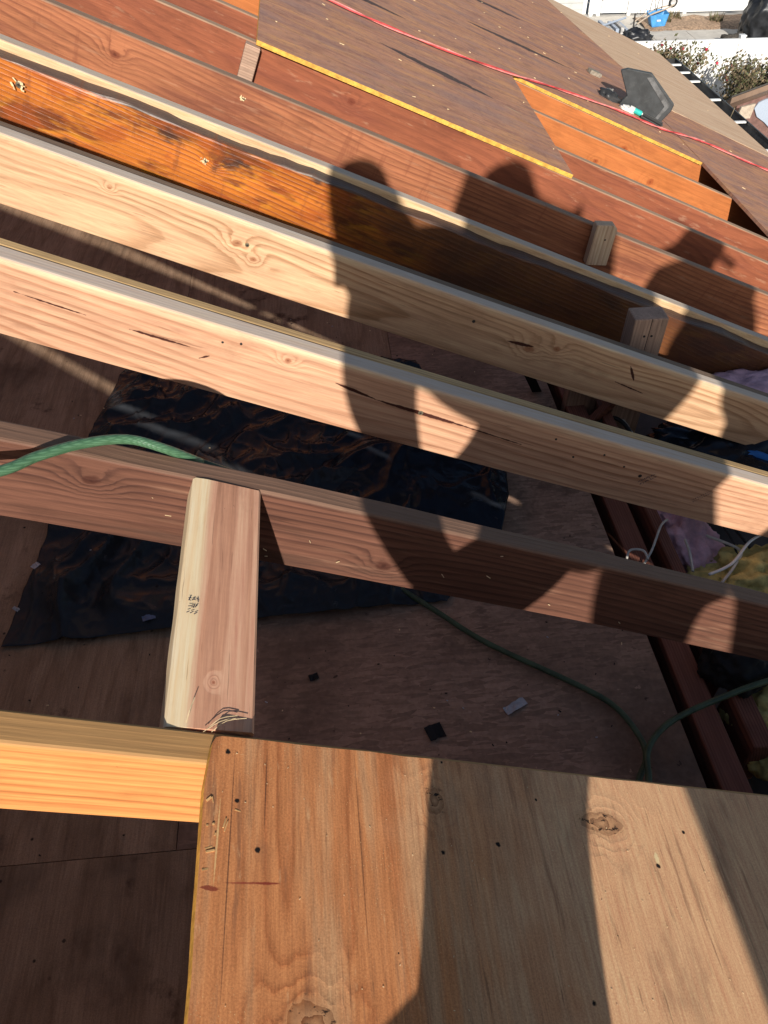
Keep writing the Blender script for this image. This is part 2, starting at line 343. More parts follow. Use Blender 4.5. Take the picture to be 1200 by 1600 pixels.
M_front = ply('front_sheet', (.55, .215, .080), (.36, .115, .040), (.52, .27, .13), 'y', 7, (1.0, 13),
              knots=[(.388, .346, .015, 1, .8), (.600, .338, .019, .55, 1.1), (.245, .146, .022, .8, 1)],
              holes=[(.457, .305, .0035), (.390, .293, .003), (.663, .294, .0035), (.718, .336, .003), (.404, .392, .002), (.518, .359, .002), (.197, .284, .0035), (.165, .378, .0035), (.176, .329, .003), (.53, .16, .003), (.33, .20, .0012), (.58, .22, .0012)],
              streaks=[(.146, .249, .164, .248, .0022, (.20, .03, .018)), (.166, .2535, .221, .2555, .0009, (.24, .04, .024)), (.196, .2545, .218, .2552, .0013, (.22, .035, .02)), (.172, .38, .169, .16, .0006, (.07, .03, .02)), (.205, .385, .203, .30, .0006, (.07, .03, .02)), (.30, .39, .301, .2, .0005, (.1, .04, .02)), (.160, .33, .158, .25, .0008, (.72, .46, .20)), (.665, .31, .664, .295, .003, (.78, .6, .32))],
              specks=((.66, .42, .2), (260, 260, 1), .06, .15), dirt=[((.16, .08, .05), .54, .74, (9, 4, 1), .55), ((.14, .065, .035), .62, .70, (150, 8, 1), .6), ((.20, .09, .05), .56, .66, (60, 5, 1), .5), ((.74, .44, .22), .60, .72, (90, 20, 1), .45)],
              grey=((.68, .39, .21), .34, .62, .85), seed=4, fib=.5)
M_sheet = ply('upper_sheet', (.49, .245, .155), (.32, .15, .10), (.58, .29, .14), 'x', 6, (1.4, 8),
              streaks=[(.62, 3.385, 1.10, 3.30, .032, TAR), (1.14, 3.27, 1.22, 3.25, .004, (.5, .4, .25)), (.40, 4.02, .80, 4.0, .028, TAR), (1.2, 4.62, 1.9, 4.66, .034, TAR), (1.3, 5.4, 1.8, 5.46, .036, TAR), (.5, 5.0, .8, 5.0, .028, TAR), (.3, 6.2, 1.2, 6.2, .036, TAR)],
              specks=((.46, .33, .17), (26, 90, 1), .06, .15), dirt=[((.50, .25, .11), .48, .66, (3, 22, 1), .6), ((.32, .195, .17), .46, .66, (2.4, 6, 1), .7), ((.52, .34, .20), .60, .70, (9, 120, 1), .55), ((.17, .08, .055), .56, .68, (12, 90, 1), .6), ((.62, .42, .26), .58, .68, (16, 120, 1), .5), ((.22, .12, .10), .52, .66, (5, 8, 1), .55), ((.44, .25, .16), .52, .7, (70, 8, 1), .45), ((.20, .11, .10), .5, .7, (40, 30, 1), .4)], seed=8, fib=.5)
M_osbroof = ply('pale_sheet', (.66, .45, .29), (.54, .34, .21), (.68, .49, .33), 'x', 4, (.9, 9), specks=((.6, .47, .3), (30, 90, 1), .06, .13),
                dirt=[((.22, .12, .07), .58, .72, (2, 30, 1), .6)], seed=12, fib=.45)
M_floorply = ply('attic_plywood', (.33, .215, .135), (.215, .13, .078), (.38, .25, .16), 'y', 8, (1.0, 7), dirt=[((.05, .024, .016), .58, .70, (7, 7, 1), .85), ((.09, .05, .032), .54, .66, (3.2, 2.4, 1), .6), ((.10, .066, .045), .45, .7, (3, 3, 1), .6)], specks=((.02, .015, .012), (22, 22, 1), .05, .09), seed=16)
M_osb = osb('attic_strand_board', (.34, .21, .145))
M_plastic = None
def plastic(name, col, tint):
    g = G(name); v = g.vec
    n_ = g.noise(g.vscale(v, (9, 9, 9)), 1, 5, .65); d = g.noise(g.vscale(v, (26, 26, 26), (2, 2, 2)), 1, 6, .75)
    c = g.mix(g.m('MULTIPLY', g.step(n_, .55, .75), .6), col, tint)
    dust = g.m('MULTIPLY', g.step(d, .62, .74), g.step(g.noise(g.vscale(v, (5, 5, 5), (4, 1, 1)), 1, 2), .45, .6))
    c = g.mix(g.m('MULTIPLY', dust, .6), c, (.17, .15, .13))
    g.b.inputs['Specular Tint'].default_value = (.62, .78, 1, 1)
    wr = g.voro(g.vscale(v, (24, 30, 24)), 1, 'F1', 'Distance')
    h = g.m('ADD', g.m('MULTIPLY', wr, .7), g.m('MULTIPLY', g.noise(g.vscale(v, (40, 24, 30)), 1, 4, .6), .6))
    return g.done(c, g.m('ADD', .22, g.m('MULTIPLY', dust, .5)), h, .4, .008, .2)
M_plastic = plastic('black_plastic', (.026, .027, .030), (.036, .032, .03))
M_tarp = plastic('dark_tarp', (.012, .014, .019), (.022, .024, .032))
M_hose = simple('green_rubber', (.10, .24, .11), .45, .25, 30)
M_hose_shade = simple('green_rubber_shade', (.055, .085, .045), .5, .3, 30)  # same hose, with the shade of the attic floor put into its colour
M_cordr = simple('red_cord', (.50, .06, .06), .5, .3, 30); M_cordhl = simple('red_cord_highlight', (.70, .22, .20), .5, .3, 30)  # the paler strand paints highlights along the red cord
M_vent = simple('black_vent_metal', (.030, .033, .035), .45, .35, 14, bs=.1, dirt=(.06, .062, .062))
M_ventd = simple('black_tray_plastic', (.012, .012, .012), .5, .2, 20)  # plain black plastic of the small tray
M_steel = simple('screw_metal', (.42, .36, .24), .35, .3, 60, metal=.8)
M_iron = simple('dark_nail', (.025, .02, .018), .6, .3, 60)
M_white = simple('white_vinyl', (.80, .79, .76), .4, .04, 1.2)
M_teal = simple('teal_plastic', (.03, .42, .36), .35, .2, 40); M_paper = simple('white_scrap', (.72, .70, .66), .6, .2, 60)
M_concrete = simple('concrete', (.56, .52, .46), .85, .12, 3, dirt=(.42, .38, .32))
M_soil = simple('soil', (.36, .24, .16), .95, .45, 14, bs=.8, dirt=(.22, .20, .09))
M_siding = simple('grey_siding', (.46, .46, .44), .6, .08, 2)
M_brick = simple('brown_wall', (.16, .085, .07), .8, .25, 12)
M_trim = simple('brown_trim', (.20, .13, .09), .6, .2, 5); M_pale = simple('pale_panel', (.33, .38, .46), .5, .05, 2)  # panel's blue-grey base colour stands in for shade on a white surface
M_roofn = simple('dark_shingle', (.06, .055, .05), .9, .3, 20)
M_blue = simple('blue_plastic', (.06, .25, .52), .4, .2, 6); M_tyre = simple('tyre_rubber', (.03, .03, .03), .8, .3, 20)
M_blackp = simple('black_cover', (.018, .019, .022), .38, .4, 5, bs=.6); M_timber = simple('handle_timber', (.42, .34, .26), .7, .2, 20)
M_gutter = simple('dark_gutter', (.035, .035, .036), .4, .3, 8); M_gutin = simple('gutter_inside', (.46, .44, .42), .6, .35, 8)
M_pink = simple('pink_fibre', (.66, .40, .45), .95, .25, 25, bs=1.0); M_yel = simple('yellow_fibre', (.55, .45, .16), .95, .35, 22, bs=1.0, dirt=(.24, .17, .04))
M_wire = simple('white_cable', (.62, .58, .50), .5, .15, 40); M_wireb = simple('black_cable', (.02, .02, .02), .5, .2, 40)
M_bluepipe = simple('blue_pipe', (.02, .16, .50), .4, .15, 20)
M_bag = simple('matt_black_bag', (.006, .006, .007), .7, .3, 10)
M_stamp = simple('ink_stamp', (.045, .04, .06), .8, .2, 80); M_splin = simple('pale_splinter', (.74, .56, .32), .8, .2, 60)
M_leaf = simple('rose_leaf', (.115, .115, .05), .6, .3, 3); M_leaf2 = simple('dry_leaf', (.19, .14, .08), .7, .3, 3); M_flower = simple('pink_flower', (.62, .06, .10), .6, .3, 5)
M_stem = simple('bush_stem', (.12, .08, .05), .9, .3, 20)
M_jean = simple('work_trousers', (.07, .08, .11), .9, .3, 20); M_shirt = simple('dark_jacket', (.10, .09, .09), .9, .3, 20); M_skin = simple('skin', (.42, .24, .16), .6, .1, 20)
M_cap = simple('dark_cap', (.05, .05, .06), .9, .2, 20)

# ------------------------------------------------------------------ setting: yard, house shell, attic floor
def slab(name, pts, z0, z1, mat, kind='structure', side=None):
    mb = MB(); mb.prism(pts, z0, z1, 0)
    o = mb.build(name, mat); o['kind'] = kind; return o
slab('ground', [(-150, -150), (150, -150), (150, 200), (-150, 200)], GZ-.3, GZ, M_concrete)
# walkway slabs with joints, beyond the near fence
mb = MB()
for i in range(14):
    x0 = 2+i*1.25; mb.box((x0+.012, 24.2, GZ), (x0+1.238, 26.9, GZ+.012))
mb.build('path', M_concrete)['kind'] = 'structure'
mb = MB(); 
N_ = 40
vs = []; fs = []
for j in range(9):
    for i in range(N_+1):
        x = 10.8+i*.2; y = 26.95+j*.2
        vs.append((x, y, GZ+.03+.07*mnoise.noise(Vector((x*2.3, y*2.3, 0)))+(.03 if 0 < j < 8 else -.05)))
for j in range(8):
    for i in range(N_): a = j*(N_+1)+i; fs.append((a, a+1, a+N_+2, a+N_+1))
mb.add(vs, fs); mb.build('soil', M_soil, smooth=True)['kind'] = 'structure'

# house shell below the roof
hs = empty('house', (0, 0, GZ)); setp(hs, 'house under repair whose open roof framing fills the photo', 'house')
def hpart(name, mb, mat, **k):
    o = mb.build(name, mat, **k); o.parent = hs; o.matrix_parent_inverse = Matrix.Translation((0, 0, -GZ)); return o
def zroof(X): return (-U - math.sin(A)*X)/math.cos(A)
mb = MB(); mb.box((2.95, -3, GZ), (3.1, 6.9, zroof(3.1)-.2)); hpart('wall', mb, M_siding)
mb = MB(); mb.add([(-2.6, 6.75, GZ), (3.1, 6.75, GZ), (3.1, 6.75, zroof(3.1)-.17), (-2.6, 6.75, zroof(-2.6)-.17), (-2.6, 6.9, GZ), (3.1, 6.9, GZ), (3.1, 6.9, zroof(3.1)-.17), (-2.6, 6.9, zroof(-2.6)-.17)],
                  [(0,1,2,3),(7,6,5,4),(0,4,5,1),(1,5,6,2),(2,6,7,3),(3,7,4,0)]); hpart('wall', mb, M_siding)
mb = MB(); mb.add([(-2.6, -3.15, GZ), (3.1, -3.15, GZ), (3.1, -3.15, zroof(3.1)-.17), (-2.6, -3.15, zroof(-2.6)-.17), (-2.6, -3, GZ), (3.1, -3, GZ), (3.1, -3, zroof(3.1)-.17), (-2.6, -3, zroof(-2.6)-.17)],
                  [(0,1,2,3),(7,6,5,4),(0,4,5,1),(1,5,6,2),(2,6,7,3),(3,7,4,0)]); hpart('wall', mb, M_siding)
mb = MB(); mb.box((-2.75, -3, GZ), (-2.6, 6.9, zroof(-2.6)-.3)); hpart('wall', mb, M_siding)
mb = MB(); mb.box((-2.59, -2.99, -1.66), (1.5, 6.74, -1.62)); mb.box((1.5, -2.99, -2.36), (2.94, 6.74, -2.32)); o = mb.build('ceiling', simple('ceiling_board', (.10, .085, .075), .9, .3, 6)); o['kind'] = 'structure'

# attic floor sheets (laid loose edge to edge)
def floor_sheet(x0, x1, y0, y1, mat):
    mb = MB(); mb.box((x0+.0007, y0+.0007, FZ-.018), (x1-.0007, y1-.0007, FZ)); o = mb.build('floor', mat); o['kind'] = 'structure'; return o
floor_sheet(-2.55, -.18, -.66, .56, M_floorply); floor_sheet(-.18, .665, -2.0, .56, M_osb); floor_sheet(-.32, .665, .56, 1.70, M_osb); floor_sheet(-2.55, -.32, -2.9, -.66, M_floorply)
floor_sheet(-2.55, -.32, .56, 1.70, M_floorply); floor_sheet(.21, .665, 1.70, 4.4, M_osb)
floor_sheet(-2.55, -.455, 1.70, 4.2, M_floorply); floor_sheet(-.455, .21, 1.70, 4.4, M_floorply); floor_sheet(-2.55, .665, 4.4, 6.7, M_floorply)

# ------------------------------------------------------------------ rafters (2x6 lumber, 16 in spacing)
def board(name, x0, x1, ypts, thick, mat, ztop=0, depth=.14, seg=60, jag=0, bowz=0, seed=0, rnd_edge=.004, worn=None):
    """one plank: ypts = [(d1, y of the near face)], local axes = roof axes, near face at y=0"""
    c = np.polyfit([p[0] for p in ypts], [p[1] for p in ypts], 1 if len(ypts) < 4 else 2)
    y0 = float(np.polyval(c, .4)); vs = []; fs = []
    e = rnd_edge
    prof = [(0, -depth+e*.4), (0, -e), (e*.35, -e*.35), (e, 0), (thick-e, 0), (thick-e*.35, -e*.35), (thick, -e), (thick, -depth+e*.4), (thick-e*.4, -depth), (e*.4, -depth)]
    n_ = len(prof)
    for i in range(seg+1):
        x = x0+(x1-x0)*i/seg; dy = float(np.polyval(c, min(max(x, -1.2), 2.6)))-y0
        for k, (py, pz) in enumerate(prof):
            zz = pz + ztop; yy = py
            if worn and k in (1, 2, 3, 4, 5, 6):
                wv = worn(x); zz -= wv*(1.0 if k in (1, 2, 3) else .75)
            if jag and k in (1, 2, 3, 4, 5, 6):
                zz += jag*mnoise.noise(Vector((x*6, k*.15, seed))) + jag*.55*mnoise.noise(Vector((x*31, k*.4, seed)))
            if k in (0, 8, 9, 7): zz += .0015*mnoise.noise(Vector((x*3, 7, seed)))
            yy += .0012*mnoise.noise(Vector((x*2.5, 3, seed+k*.1)))
            vs.append((x, yy+dy, zz))
    for i in range(seg):
        for k in range(n_):
            k2 = (k+1) % n_; fs.append((i*n_+k, (i+1)*n_+k, (i+1)*n_+k2, i*n_+k2))
    fs.append(tuple(range(n_))); fs.append(tuple(seg*n_+k for k in range(n_))[::-1])
    mb = MB(); mb.add(vs, fs)
    M = RM.copy(); M.translation = O + D2*y0
    o = mb.build(name, mat, mw=M); o['y0'] = y0
    return o
GR = 'rafters of the open roof'
def rafter(label, *a, **k):
    o = board('rafter', *a, **k); return setp(o, label, 'rafter', GR)
rA = rafter('yellow fir rafter at lower left, running under the edge of the front plywood sheet', -2.3, 3.5, [(-.04, .371), (.15, .372), (1, .372)], .036, M_doug, seed=1)
rB = rafter('old dark brown rafter with the green hose lying over it', -2.3, 3.5, [(-.13, .764), (.1, .772), (.34, .7755), (.6, .774), (1.12, .7685)], .036, M_brown, seed=2, jag=.002)
rC = rafter('new pinkish fir rafter with a long dark crack, second new board from the camera side', -1.9, 2.9, [(-.224, 1.159), (.07, 1.149), (.33, 1.146), (.545, 1.141), (.98, 1.140), (1.33, 1.145)], .038, M_new2, seed=3, rnd_edge=.0045)
rC2 = rafter('older tan rafter fixed flat behind the pinkish fir one', -2.3, 3.5, [(-.224, 1.200), (.07, 1.190), (.33, 1.187), (.545, 1.182), (.98, 1.181), (1.33, 1.186)], .024, M_olds, ztop=-.003, seed=4)
rD = rafter('new pale yellow fir rafter with knots and wavy cathedral grain', -1.9, 2.9, [(-.32, 1.575), (.04, 1.557), (.33, 1.547), (.74, 1.540), (1.05, 1.536), (1.5, 1.530)], .036, M_new, seed=5, rnd_edge=.0045)
rD2 = rafter('old grey topped rafter fixed behind the pale knotty new one', -2.3, 3.5, [(-.32, 1.613), (.04, 1.596), (.33, 1.586), (.74, 1.580), (1.05, 1.577), (1.5, 1.572)], .038, wood('old_dark_sister', (.20, .13, .085), (.09, .055, .036), top=((.10, .09, .08),), seed=9, mottle=.5), ztop=-.010, seed=6)
def wornE(x):
    v = .020 + .006*mnoise.noise(Vector((x*4, 0, 0))) + .007*math.exp(-((x+.22)/.06)**2) + .005*math.exp(-((x+.05)/.05)**2)
    return v
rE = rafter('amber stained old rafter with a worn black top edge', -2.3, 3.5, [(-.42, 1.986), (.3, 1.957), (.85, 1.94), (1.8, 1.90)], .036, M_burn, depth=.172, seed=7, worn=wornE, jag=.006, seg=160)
rE2 = rafter('new pale rafter standing proud behind the amber stained one', -1.9, 2.9, [(-.42, 2.025), (.3, 1.997), (.85, 1.977), (1.8, 1.938)], .037, M_newtop, seed=8)
rF = rafter('reddish old rafter with rust drips, just beyond the amber one', -2.3, 3.5, [(-.365, 2.393), (.71, 2.361), (1.4, 2.352), (2.05, 2.350)], .036, M_red, seed=9)
rG = rafter('red brown old rafter carrying the yellow edge of the upper plywood sheet', -2.3, 3.5, [(-.145, 2.793), (.14, 2.781), (1.33, 2.747), (1.48, 2.732), (2.24, 2.71)], .036, M_red2, seed=10)
rH = rafter('dark red rafter nearest in the opening among the upper sheets', -2.3, 3.5, [(-.3, 3.07), (1.35, 3.038), (2.44, 3.035)], .036, M_red2, seed=11)
rI = rafter('orange rafter in the middle of the opening among the upper sheets', -2.3, 3.5, [(-.3, 3.46), (1.35, 3.462), (2.5, 3.474)], .036, M_orange, seed=12)
rJ = rafter('orange rafter at the far side of the opening, under the far sheet edge', -2.3, 3.5, [(-.3, 3.87), (1.35, 3.872), (2.5, 3.86)], .036, M_orange, seed=13)
for i, y in enumerate((4.28, 4.69, 5.09, 5.5, 5.9, 6.3, 6.72)):
    rafter('old rafter hidden below the far upper sheets', -2.3, 3.5, [(0, y), (1, y)], .036, M_orange, seed=14+i, seg=4)
for i, y in enumerate((-.035, -.44, -.85, -1.25, -1.66, -2.06)):
    rafter('old rafter hidden below the front sheet, behind the camera', -2.3, 3.5, [(0, y), (1, y)], .036, M_brown, seed=24+i, seg=4)
mb = MB(); mb.box((-2.34, -2.2, -.19), (-2.302, 7.0, -.005)); setp(mb.build('ridge_board', M_red2, mw=RM), 'old ridge board that the rafters meet, beyond the left edge', 'board')

# screw and nail heads on the near faces, as parts of their rafters
def screw(par, x, z, r=.0045, mat=None, curl=False):
    m_ = MB(); y = -.0012; n_ = 14
    ring = [(x+r*math.cos(2*math.pi*k/n_), y, z+r*math.sin(2*math.pi*k/n_)) for k in range(n_)]
    ri = [(x+r*.45*math.cos(2*math.pi*k/n_), y-.0004, z+r*.45*math.sin(2*math.pi*k/n_)) for k in range(n_)]
    rb = [(p[0], .002, p[2]) for p in ring]
    m_.add(ring+ri+rb, [(k, (k+1) % n_, n_+(k+1) % n_, n_+k) for k in range(n_)]+[(2*n_+k, 2*n_+(k+1) % n_, (k+1) % n_, k) for k in range(n_)])
    m_.add(ri, [tuple(range(n_))], 1)
    if curl:                                             # torn wood fibre round the screw
        for q in range(9):
            a = rnd.uniform(0, 6.28); d_ = r*rnd.uniform(.7, 2.2); l = r*rnd.uniform(.2, .7); wd = r*rnd.uniform(.12, .3); b_ = rnd.uniform(0, 3.1)
            m_.box((-l, -.0022, -wd), (l, -.0002, wd), 2, Matrix.Translation((x+d_*math.cos(a), 0, z+d_*.7*math.sin(a))) @ Matrix.Rotation(b_, 4, 'Y') @ Matrix.Rotation(rnd.uniform(-.4, .4), 4, 'Z'))
    xx = x; c = 0
    o = m_.build('screw', [mat or M_steel, M_iron, M_splin]); o.parent = par
    # follow the slight bow of the plank
    bx = min(par.data.vertices, key=lambda v: abs(v.co.x-x)+abs(v.co.z-z)*.3+(10 if v.co.y > .02 else 0))
    o.location = (0, bx.co.y, 0)
    return o
screw(rD, .165, -.048, .0045); screw(rC, .515, -.057, .005); screw(rC, 1.03, -.062, .004, M_iron); screw(rD, .70, -.045, .004, M_iron)
screw(rE, .055, -.078, .006, curl=True); screw(rE, -.37, -.062, .0075, curl=True); screw(rF, .125, -.042, .006, curl=True)
for x, z in ((.80, -.03), (.86, -.06), (.92, -.035), (.98, -.05), (.16, -.022), (.13, -.03)): screw(rC, x, z, .0022, M_iron)

# mill stamps: small illegible ink ticks
def stamp(par, x, z, dx, dz, n_, sz, rows=2, y=-.0016, face='y'):
    m_ = MB(); L_ = math.hypot(dx, dz); ux, uz = dx/L_, dz/L_; vx, vz = -uz, ux
    for r_ in range(rows):
        for k in range(n_):
            px = x+dx*k/n_+vx*sz*1.7*r_; pz = z+dz*k/n_+vz*sz*1.7*r_
            for q in range(rnd.choice((1, 2, 2))):
                a = rnd.uniform(0, 3.1); l = sz*rnd.uniform(.35, .6); wd = sz*.10; ca, sa = math.cos(a), math.sin(a)
                ox, oz = rnd.uniform(-.2, .2)*sz, rnd.uniform(-.2, .2)*sz
                q4 = [(-l, -wd), (l, -wd), (l, wd), (-l, wd)]
                pts = [(px+ox+ca*p-sa*s_, pz+oz+sa*p+ca*s_) for p, s_ in q4]
                if face == 'y': m_.add([(p[0], y, p[1]) for p in pts], [(0, 1, 2, 3)])
                else: m_.add([(p[0], p[1], y) for p in pts], [(0, 1, 2, 3)])
    o = m_.build('ink_stamp', M_stamp); o.parent = par; return o
s1 = stamp(rC, 1.045, -.080, .022, .030, 7, .0052); s1.location = (0, -.0015, 0)
s2 = stamp(rC, 1.195, -.090, .026, .040, 11, .0038); s2.location = (0, -.0015, 0)

# ------------------------------------------------------------------ short lumber: blocks and posts
def lumber(name, lo, hi, mat, M, bevel=.003, end=None):
    mb = MB(); mb.box(lo, hi); return mb.build(name, mat, mw=M, bevel=bevel)
# the pink block bridging two rafters (local x runs along world Y)
Mb = Matrix((D2, -D1, NN)).transposed().to_4x4(); Mb.translation = R(.195, .409, .003)
mb = MB(); nx = 30; prof = [(0, -.038), (0, -.003), (.003, 0), (.074, 0), (.0895, -.0015), (.092, -.005), (.0915, -.038)]
vs = []; fs = []
for i in range(nx+1):
    x = .3625*i/nx; tw = .012*(1-i/nx)
    for k, (py, pz) in enumerate(prof):
        jy = .0006*mnoise.noise(Vector((x*22, k*.3, 5))) if k >= 3 else 0
        if k == 4: jy += .0016*mnoise.noise(Vector((x*9, 2, 5)))
        vs.append((x, py+jy, pz-tw*.5*(py/.092)))
n_ = len(prof)
for i in range(nx):
    for k in range(n_): k2 = (k+1) % n_; fs.append((i*n_+k, i*n_+k2, (i+1)*n_+k2, (i+1)*n_+k))
fs.append(tuple(range(n_))[::-1]); fs.append(tuple(nx*n_+k for k in range(n_)))
mb.add(vs, fs); blk = mb.build('wood_block', M_blk, mw=Mb)
setp(blk, 'short pink new lumber block with cream edges, bridging two rafters at left', 'lumber')
o = stamp(blk, .160, .072, -.0, .0120, 3, .0055, 3, y=-.0010, face='z')
mb = MB()
for k in range(3):
    a = rnd.uniform(-.3, .3); x0 = -.004+rnd.uniform(-.004, .004); y0 = .05+rnd.uniform(-.02, .012)
    mb.tube([(x0, y0, .001), (x0+.012*math.cos(a), y0-.014+.01*math.sin(a), .005), (x0+.015*math.cos(a)+.004, y0-.03-.008*rnd.random(), .003)], .0004, 0, 4, 3)
mb.tube([(.002, .072, .002), (.014, .070, .005), (.030, .066, .004)], .0007, 0, 4, 3)
o = mb.build('splinters', M_splin); o.parent = blk

def post(label, x, y, s, ztop, zbot, mat, wx=.089, wy=.038, name='stud', cat='stud'):
    """vertical stud; x,y = roof coordinates of its near top left corner, world vertical"""
    P = R(x, y, 0); Mz = Matrix(((0, 1, 0, P.x), (0, 0, 1, P.y), (1, 0, 0, zbot), (0, 0, 0, 1))); mb = MB(); mb.box((0, 0, 0), (P.z+ztop-zbot, wx, wy)); o = mb.build(name, mat, mw=Mz, bevel=.004)
    return setp(o, label, cat)
post('weathered stud with two nail holes standing between two rafters at right', 1.185, 1.70, 0, .022, FZ-.2, M_stud, .092, .062)
st1 = COL.objects[-1] if False else None
mb = MB(); P = R(1.185, 1.70)
for dx in (.036, .056): mb.tube([(P.x+dx, P.y-.0008, P.z-.030), (P.x+dx, P.y+.002, P.z-.030)], .0035, 0, 8, 1)
mb.box((P.x+.046, P.y-.0008, P.z-.075), (P.x+.0475, P.y+.001, P.z+.0215))
o = mb.build('nail_hole', M_iron); pp = bpy.data.objects['stud']; o.parent = pp; o.matrix_parent_inverse = pp.matrix_world.inverted() if False else Matrix(((0, 0, 1, -(FZ-.2)), (1, 0, 0, -P.x), (0, 1, 0, -P.y), (0, 0, 0, 1)))
# cripple stub beside the reddish rafter
mb = MB(); mb.prism([(-.12, 0), (-.12, .072), (.006, .072), (.018, .060), (.018, 0)], -.036, 0, 0)
Ps = R(1.272, 2.346, .0); Ms = Matrix.Translation(Ps) @ Matrix.Rotation(math.radians(5), 4, 'Y') @ Matrix(((0, 1, 0, 0), (0, 0, 1, 0), (1, 0, 0, 0), (0, 0, 0, 1))); stub = mb.build('stud', M_studl, mw=Ms, bevel=.003)
setp(stub, 'pale stud stub with rounded top corner, half in the shadow on the reddish rafter', 'stud')
mb = MB(); mb.tube([(-.030, .040, -.0366), (-.030, .040, -.034)], .003, 0, 10, 1); o = mb.build('nail', M_iron); o.parent = stub
mb = MB(); mb.box((0, -.036, -.14), (.048, 0, .0)); Ms = RM.copy(); Ms.translation = R(.110, 2.779, -.002)
setp(mb.build('stud', M_stud, mw=Ms, bevel=.003), 'grey stud stub beside the corner of the upper plywood sheet', 'stud')

# joists and boards beyond the edge of the attic floor
def beam(label, x0, x1, y0, y1, z0, z1, mat, name='joist', cat='joist'):
    Mj = Matrix(((0, -1, 0, x1), (1, 0, 0, y0), (0, 0, 1, z1), (0, 0, 0, 1))); mb = MB(); mb.box((0, 0, z0-z1), (y1-y0, x1-x0, 0)); return setp(mb.build(name, mat, mw=Mj, bevel=.004), label, cat)
beam('dark red joist running along the edge of the attic floor', .700, .757, -.8, 6.6, -1.60, -1.425, M_joist)
beam('dark red board lying flat below the joist edge at lower right', .757, .770, -.8, 6.6, -1.60, -1.47, M_joist)
beam('thin reddish board between the joist and the pink insulation', .790, .820, .84, 2.4, -1.60, -1.415, M_joist, 'board', 'board')
beam('dark joist with a cut end below the green hose at lower right', .80, .845, .665, .80, -1.58, -1.43, M_joist)
Mz = Matrix(((0, 1, 0, .70), (0, 0, 1, 1.76), (1, 0, 0, FZ-.15), (0, 0, 0, 1))); mb = MB(); mb.box((0, 0, 0), (.24, .09, .038)); setp(mb.build('stud', M_stud, mw=Mz, bevel=.003), 'brown stud standing near the attic floor edge, seen between two new rafters', 'stud')
Mx = Matrix.Translation((.79, 1.70, -1.40)) @ Matrix.Rotation(math.radians(35), 4, 'Y') @ Matrix.Rotation(math.radians(20), 4, 'Z')
mb = MB(); mb.box((-.012, -.01, -.15), (.012, .012, .15)); setp(mb.build('brace', M_joist, mw=Mx, bevel=.002), 'thin slanted brown brace below the knotty new rafter', 'brace')
Mx = Matrix.Translation((.60, 1.80, -1.36)) @ Matrix.Rotation(math.radians(20), 4, 'X') @ Matrix.Rotation(math.radians(-25), 4, 'Y')
mb = MB(); mb.box((-.013, -.002, -.14), (.013, .002, .14)); setp(mb.build('strap', M_bag, mw=Mx), 'black strap hanging below the knotty new rafter', 'strap')

# ------------------------------------------------------------------ roof sheets
GS = 'plywood sheets on the roof'
def sheet(label, pts, mat, z0=.002, z1=.016, edge=M_end):
    mb = MB(); mb.prism(pts, z0, z1, 1, mt=0)
    # ragged edges: subdivide sides a little
    o = mb.build('plywood_sheet', [mat, edge], mw=RM); return setp(o, label, 'plywood', GS)
# front sheet with chipped corner
pts = [(.149, .386), (.152, .392), (.158, .394)]
for i in range(1, 60): pts.append((.158+i*.04, .3945+.0016*mnoise.noise(Vector((i*.9, 0, 0)))))
pts += [(2.56, .394), (2.56, -.824)]
for i in range(30): yv = -.82+i*.04; pts.append((.144+.0011*mnoise.noise(Vector((yv*30, 4, 0))), yv))
fs_ = sheet('weathered orange brown plywood sheet filling the foreground, crossed by shadows', pts[::-1], M_front)
mb = MB()
for k in range(11):
    cl = rnd.choice(((.160, .303, .013, .006), (.160, .303, .013, .006), (.157, .327, .011, .004), (.166, .315, .010, .010), (.152, .27, .003, .02)))
    x = rnd.gauss(cl[0], cl[2]*.5); y = rnd.gauss(cl[1], cl[3]*.6); x = max(x, .149)
    a = rnd.choice((0, 0, 1.57, .4, -.3))+rnd.uniform(-.35, .35); l = rnd.uniform(.001, .0055); wd = rnd.uniform(.0003, .0011)
    mb.box((-l, -wd, 0), (l, wd, rnd.uniform(.0004, .0014)), 0, Matrix.Translation((x, y, .0158)) @ Matrix.Rotation(a, 4, 'Z') @ Matrix.Rotation(rnd.uniform(-.12, .12), 4, 'Y'))
o = mb.build('torn_veneer', simple('torn_veneer_wood', (.52, .30, .12), .8, .3, 60)); o.parent = fs_
sheet('added plywood sheet left of the front one, out of the picture, blocking sun', [(-2.3, -2.05), (.138, -2.05), (.138, -.03), (-2.3, -.03)], M_front)  # unseen sheet, added to keep sun streaks off the attic floor
sheet('plywood sheet behind the camera below the front one', [(.145, -2.05), (2.56, -2.05), (2.56, -.83), (.145, -.83)], M_front)
sheet('purple brown plywood sheet with a bright yellow near edge, black tar streak on it', [(.141, 2.757), (1.309, 2.737), (1.318, 3.878), (.141, 3.878)], M_sheet)
sheet('long brown plywood sheet beyond the opening, the red cord lying on it', [(.141, 3.884), (2.41, 3.852), (2.44, 3.852), (2.44, 5.0245), (.141, 5.0245)], M_sheet)
sheet('brown plywood sheet right of the opening, running down to the gutter', [(2.445, 2.1), (3.56, 2.1), (3.56, 4.852), (2.45, 4.845)], M_sheet, edge=M_sheet)
sheet('brown plywood sheet above the long one, near the top of the photo', [(.141, 5.026), (2.63, 5.026), (2.498, 6.1045), (.141, 6.1045)], M_sheet, edge=M_sheet)
sheet('topmost brown plywood sheet near the far roof end', [(.141, 6.106), (2.497, 6.106), (2.36, 7.13), (.141, 7.13)], M_sheet, edge=M_sheet)
pl = [(2.66, 4.862)]
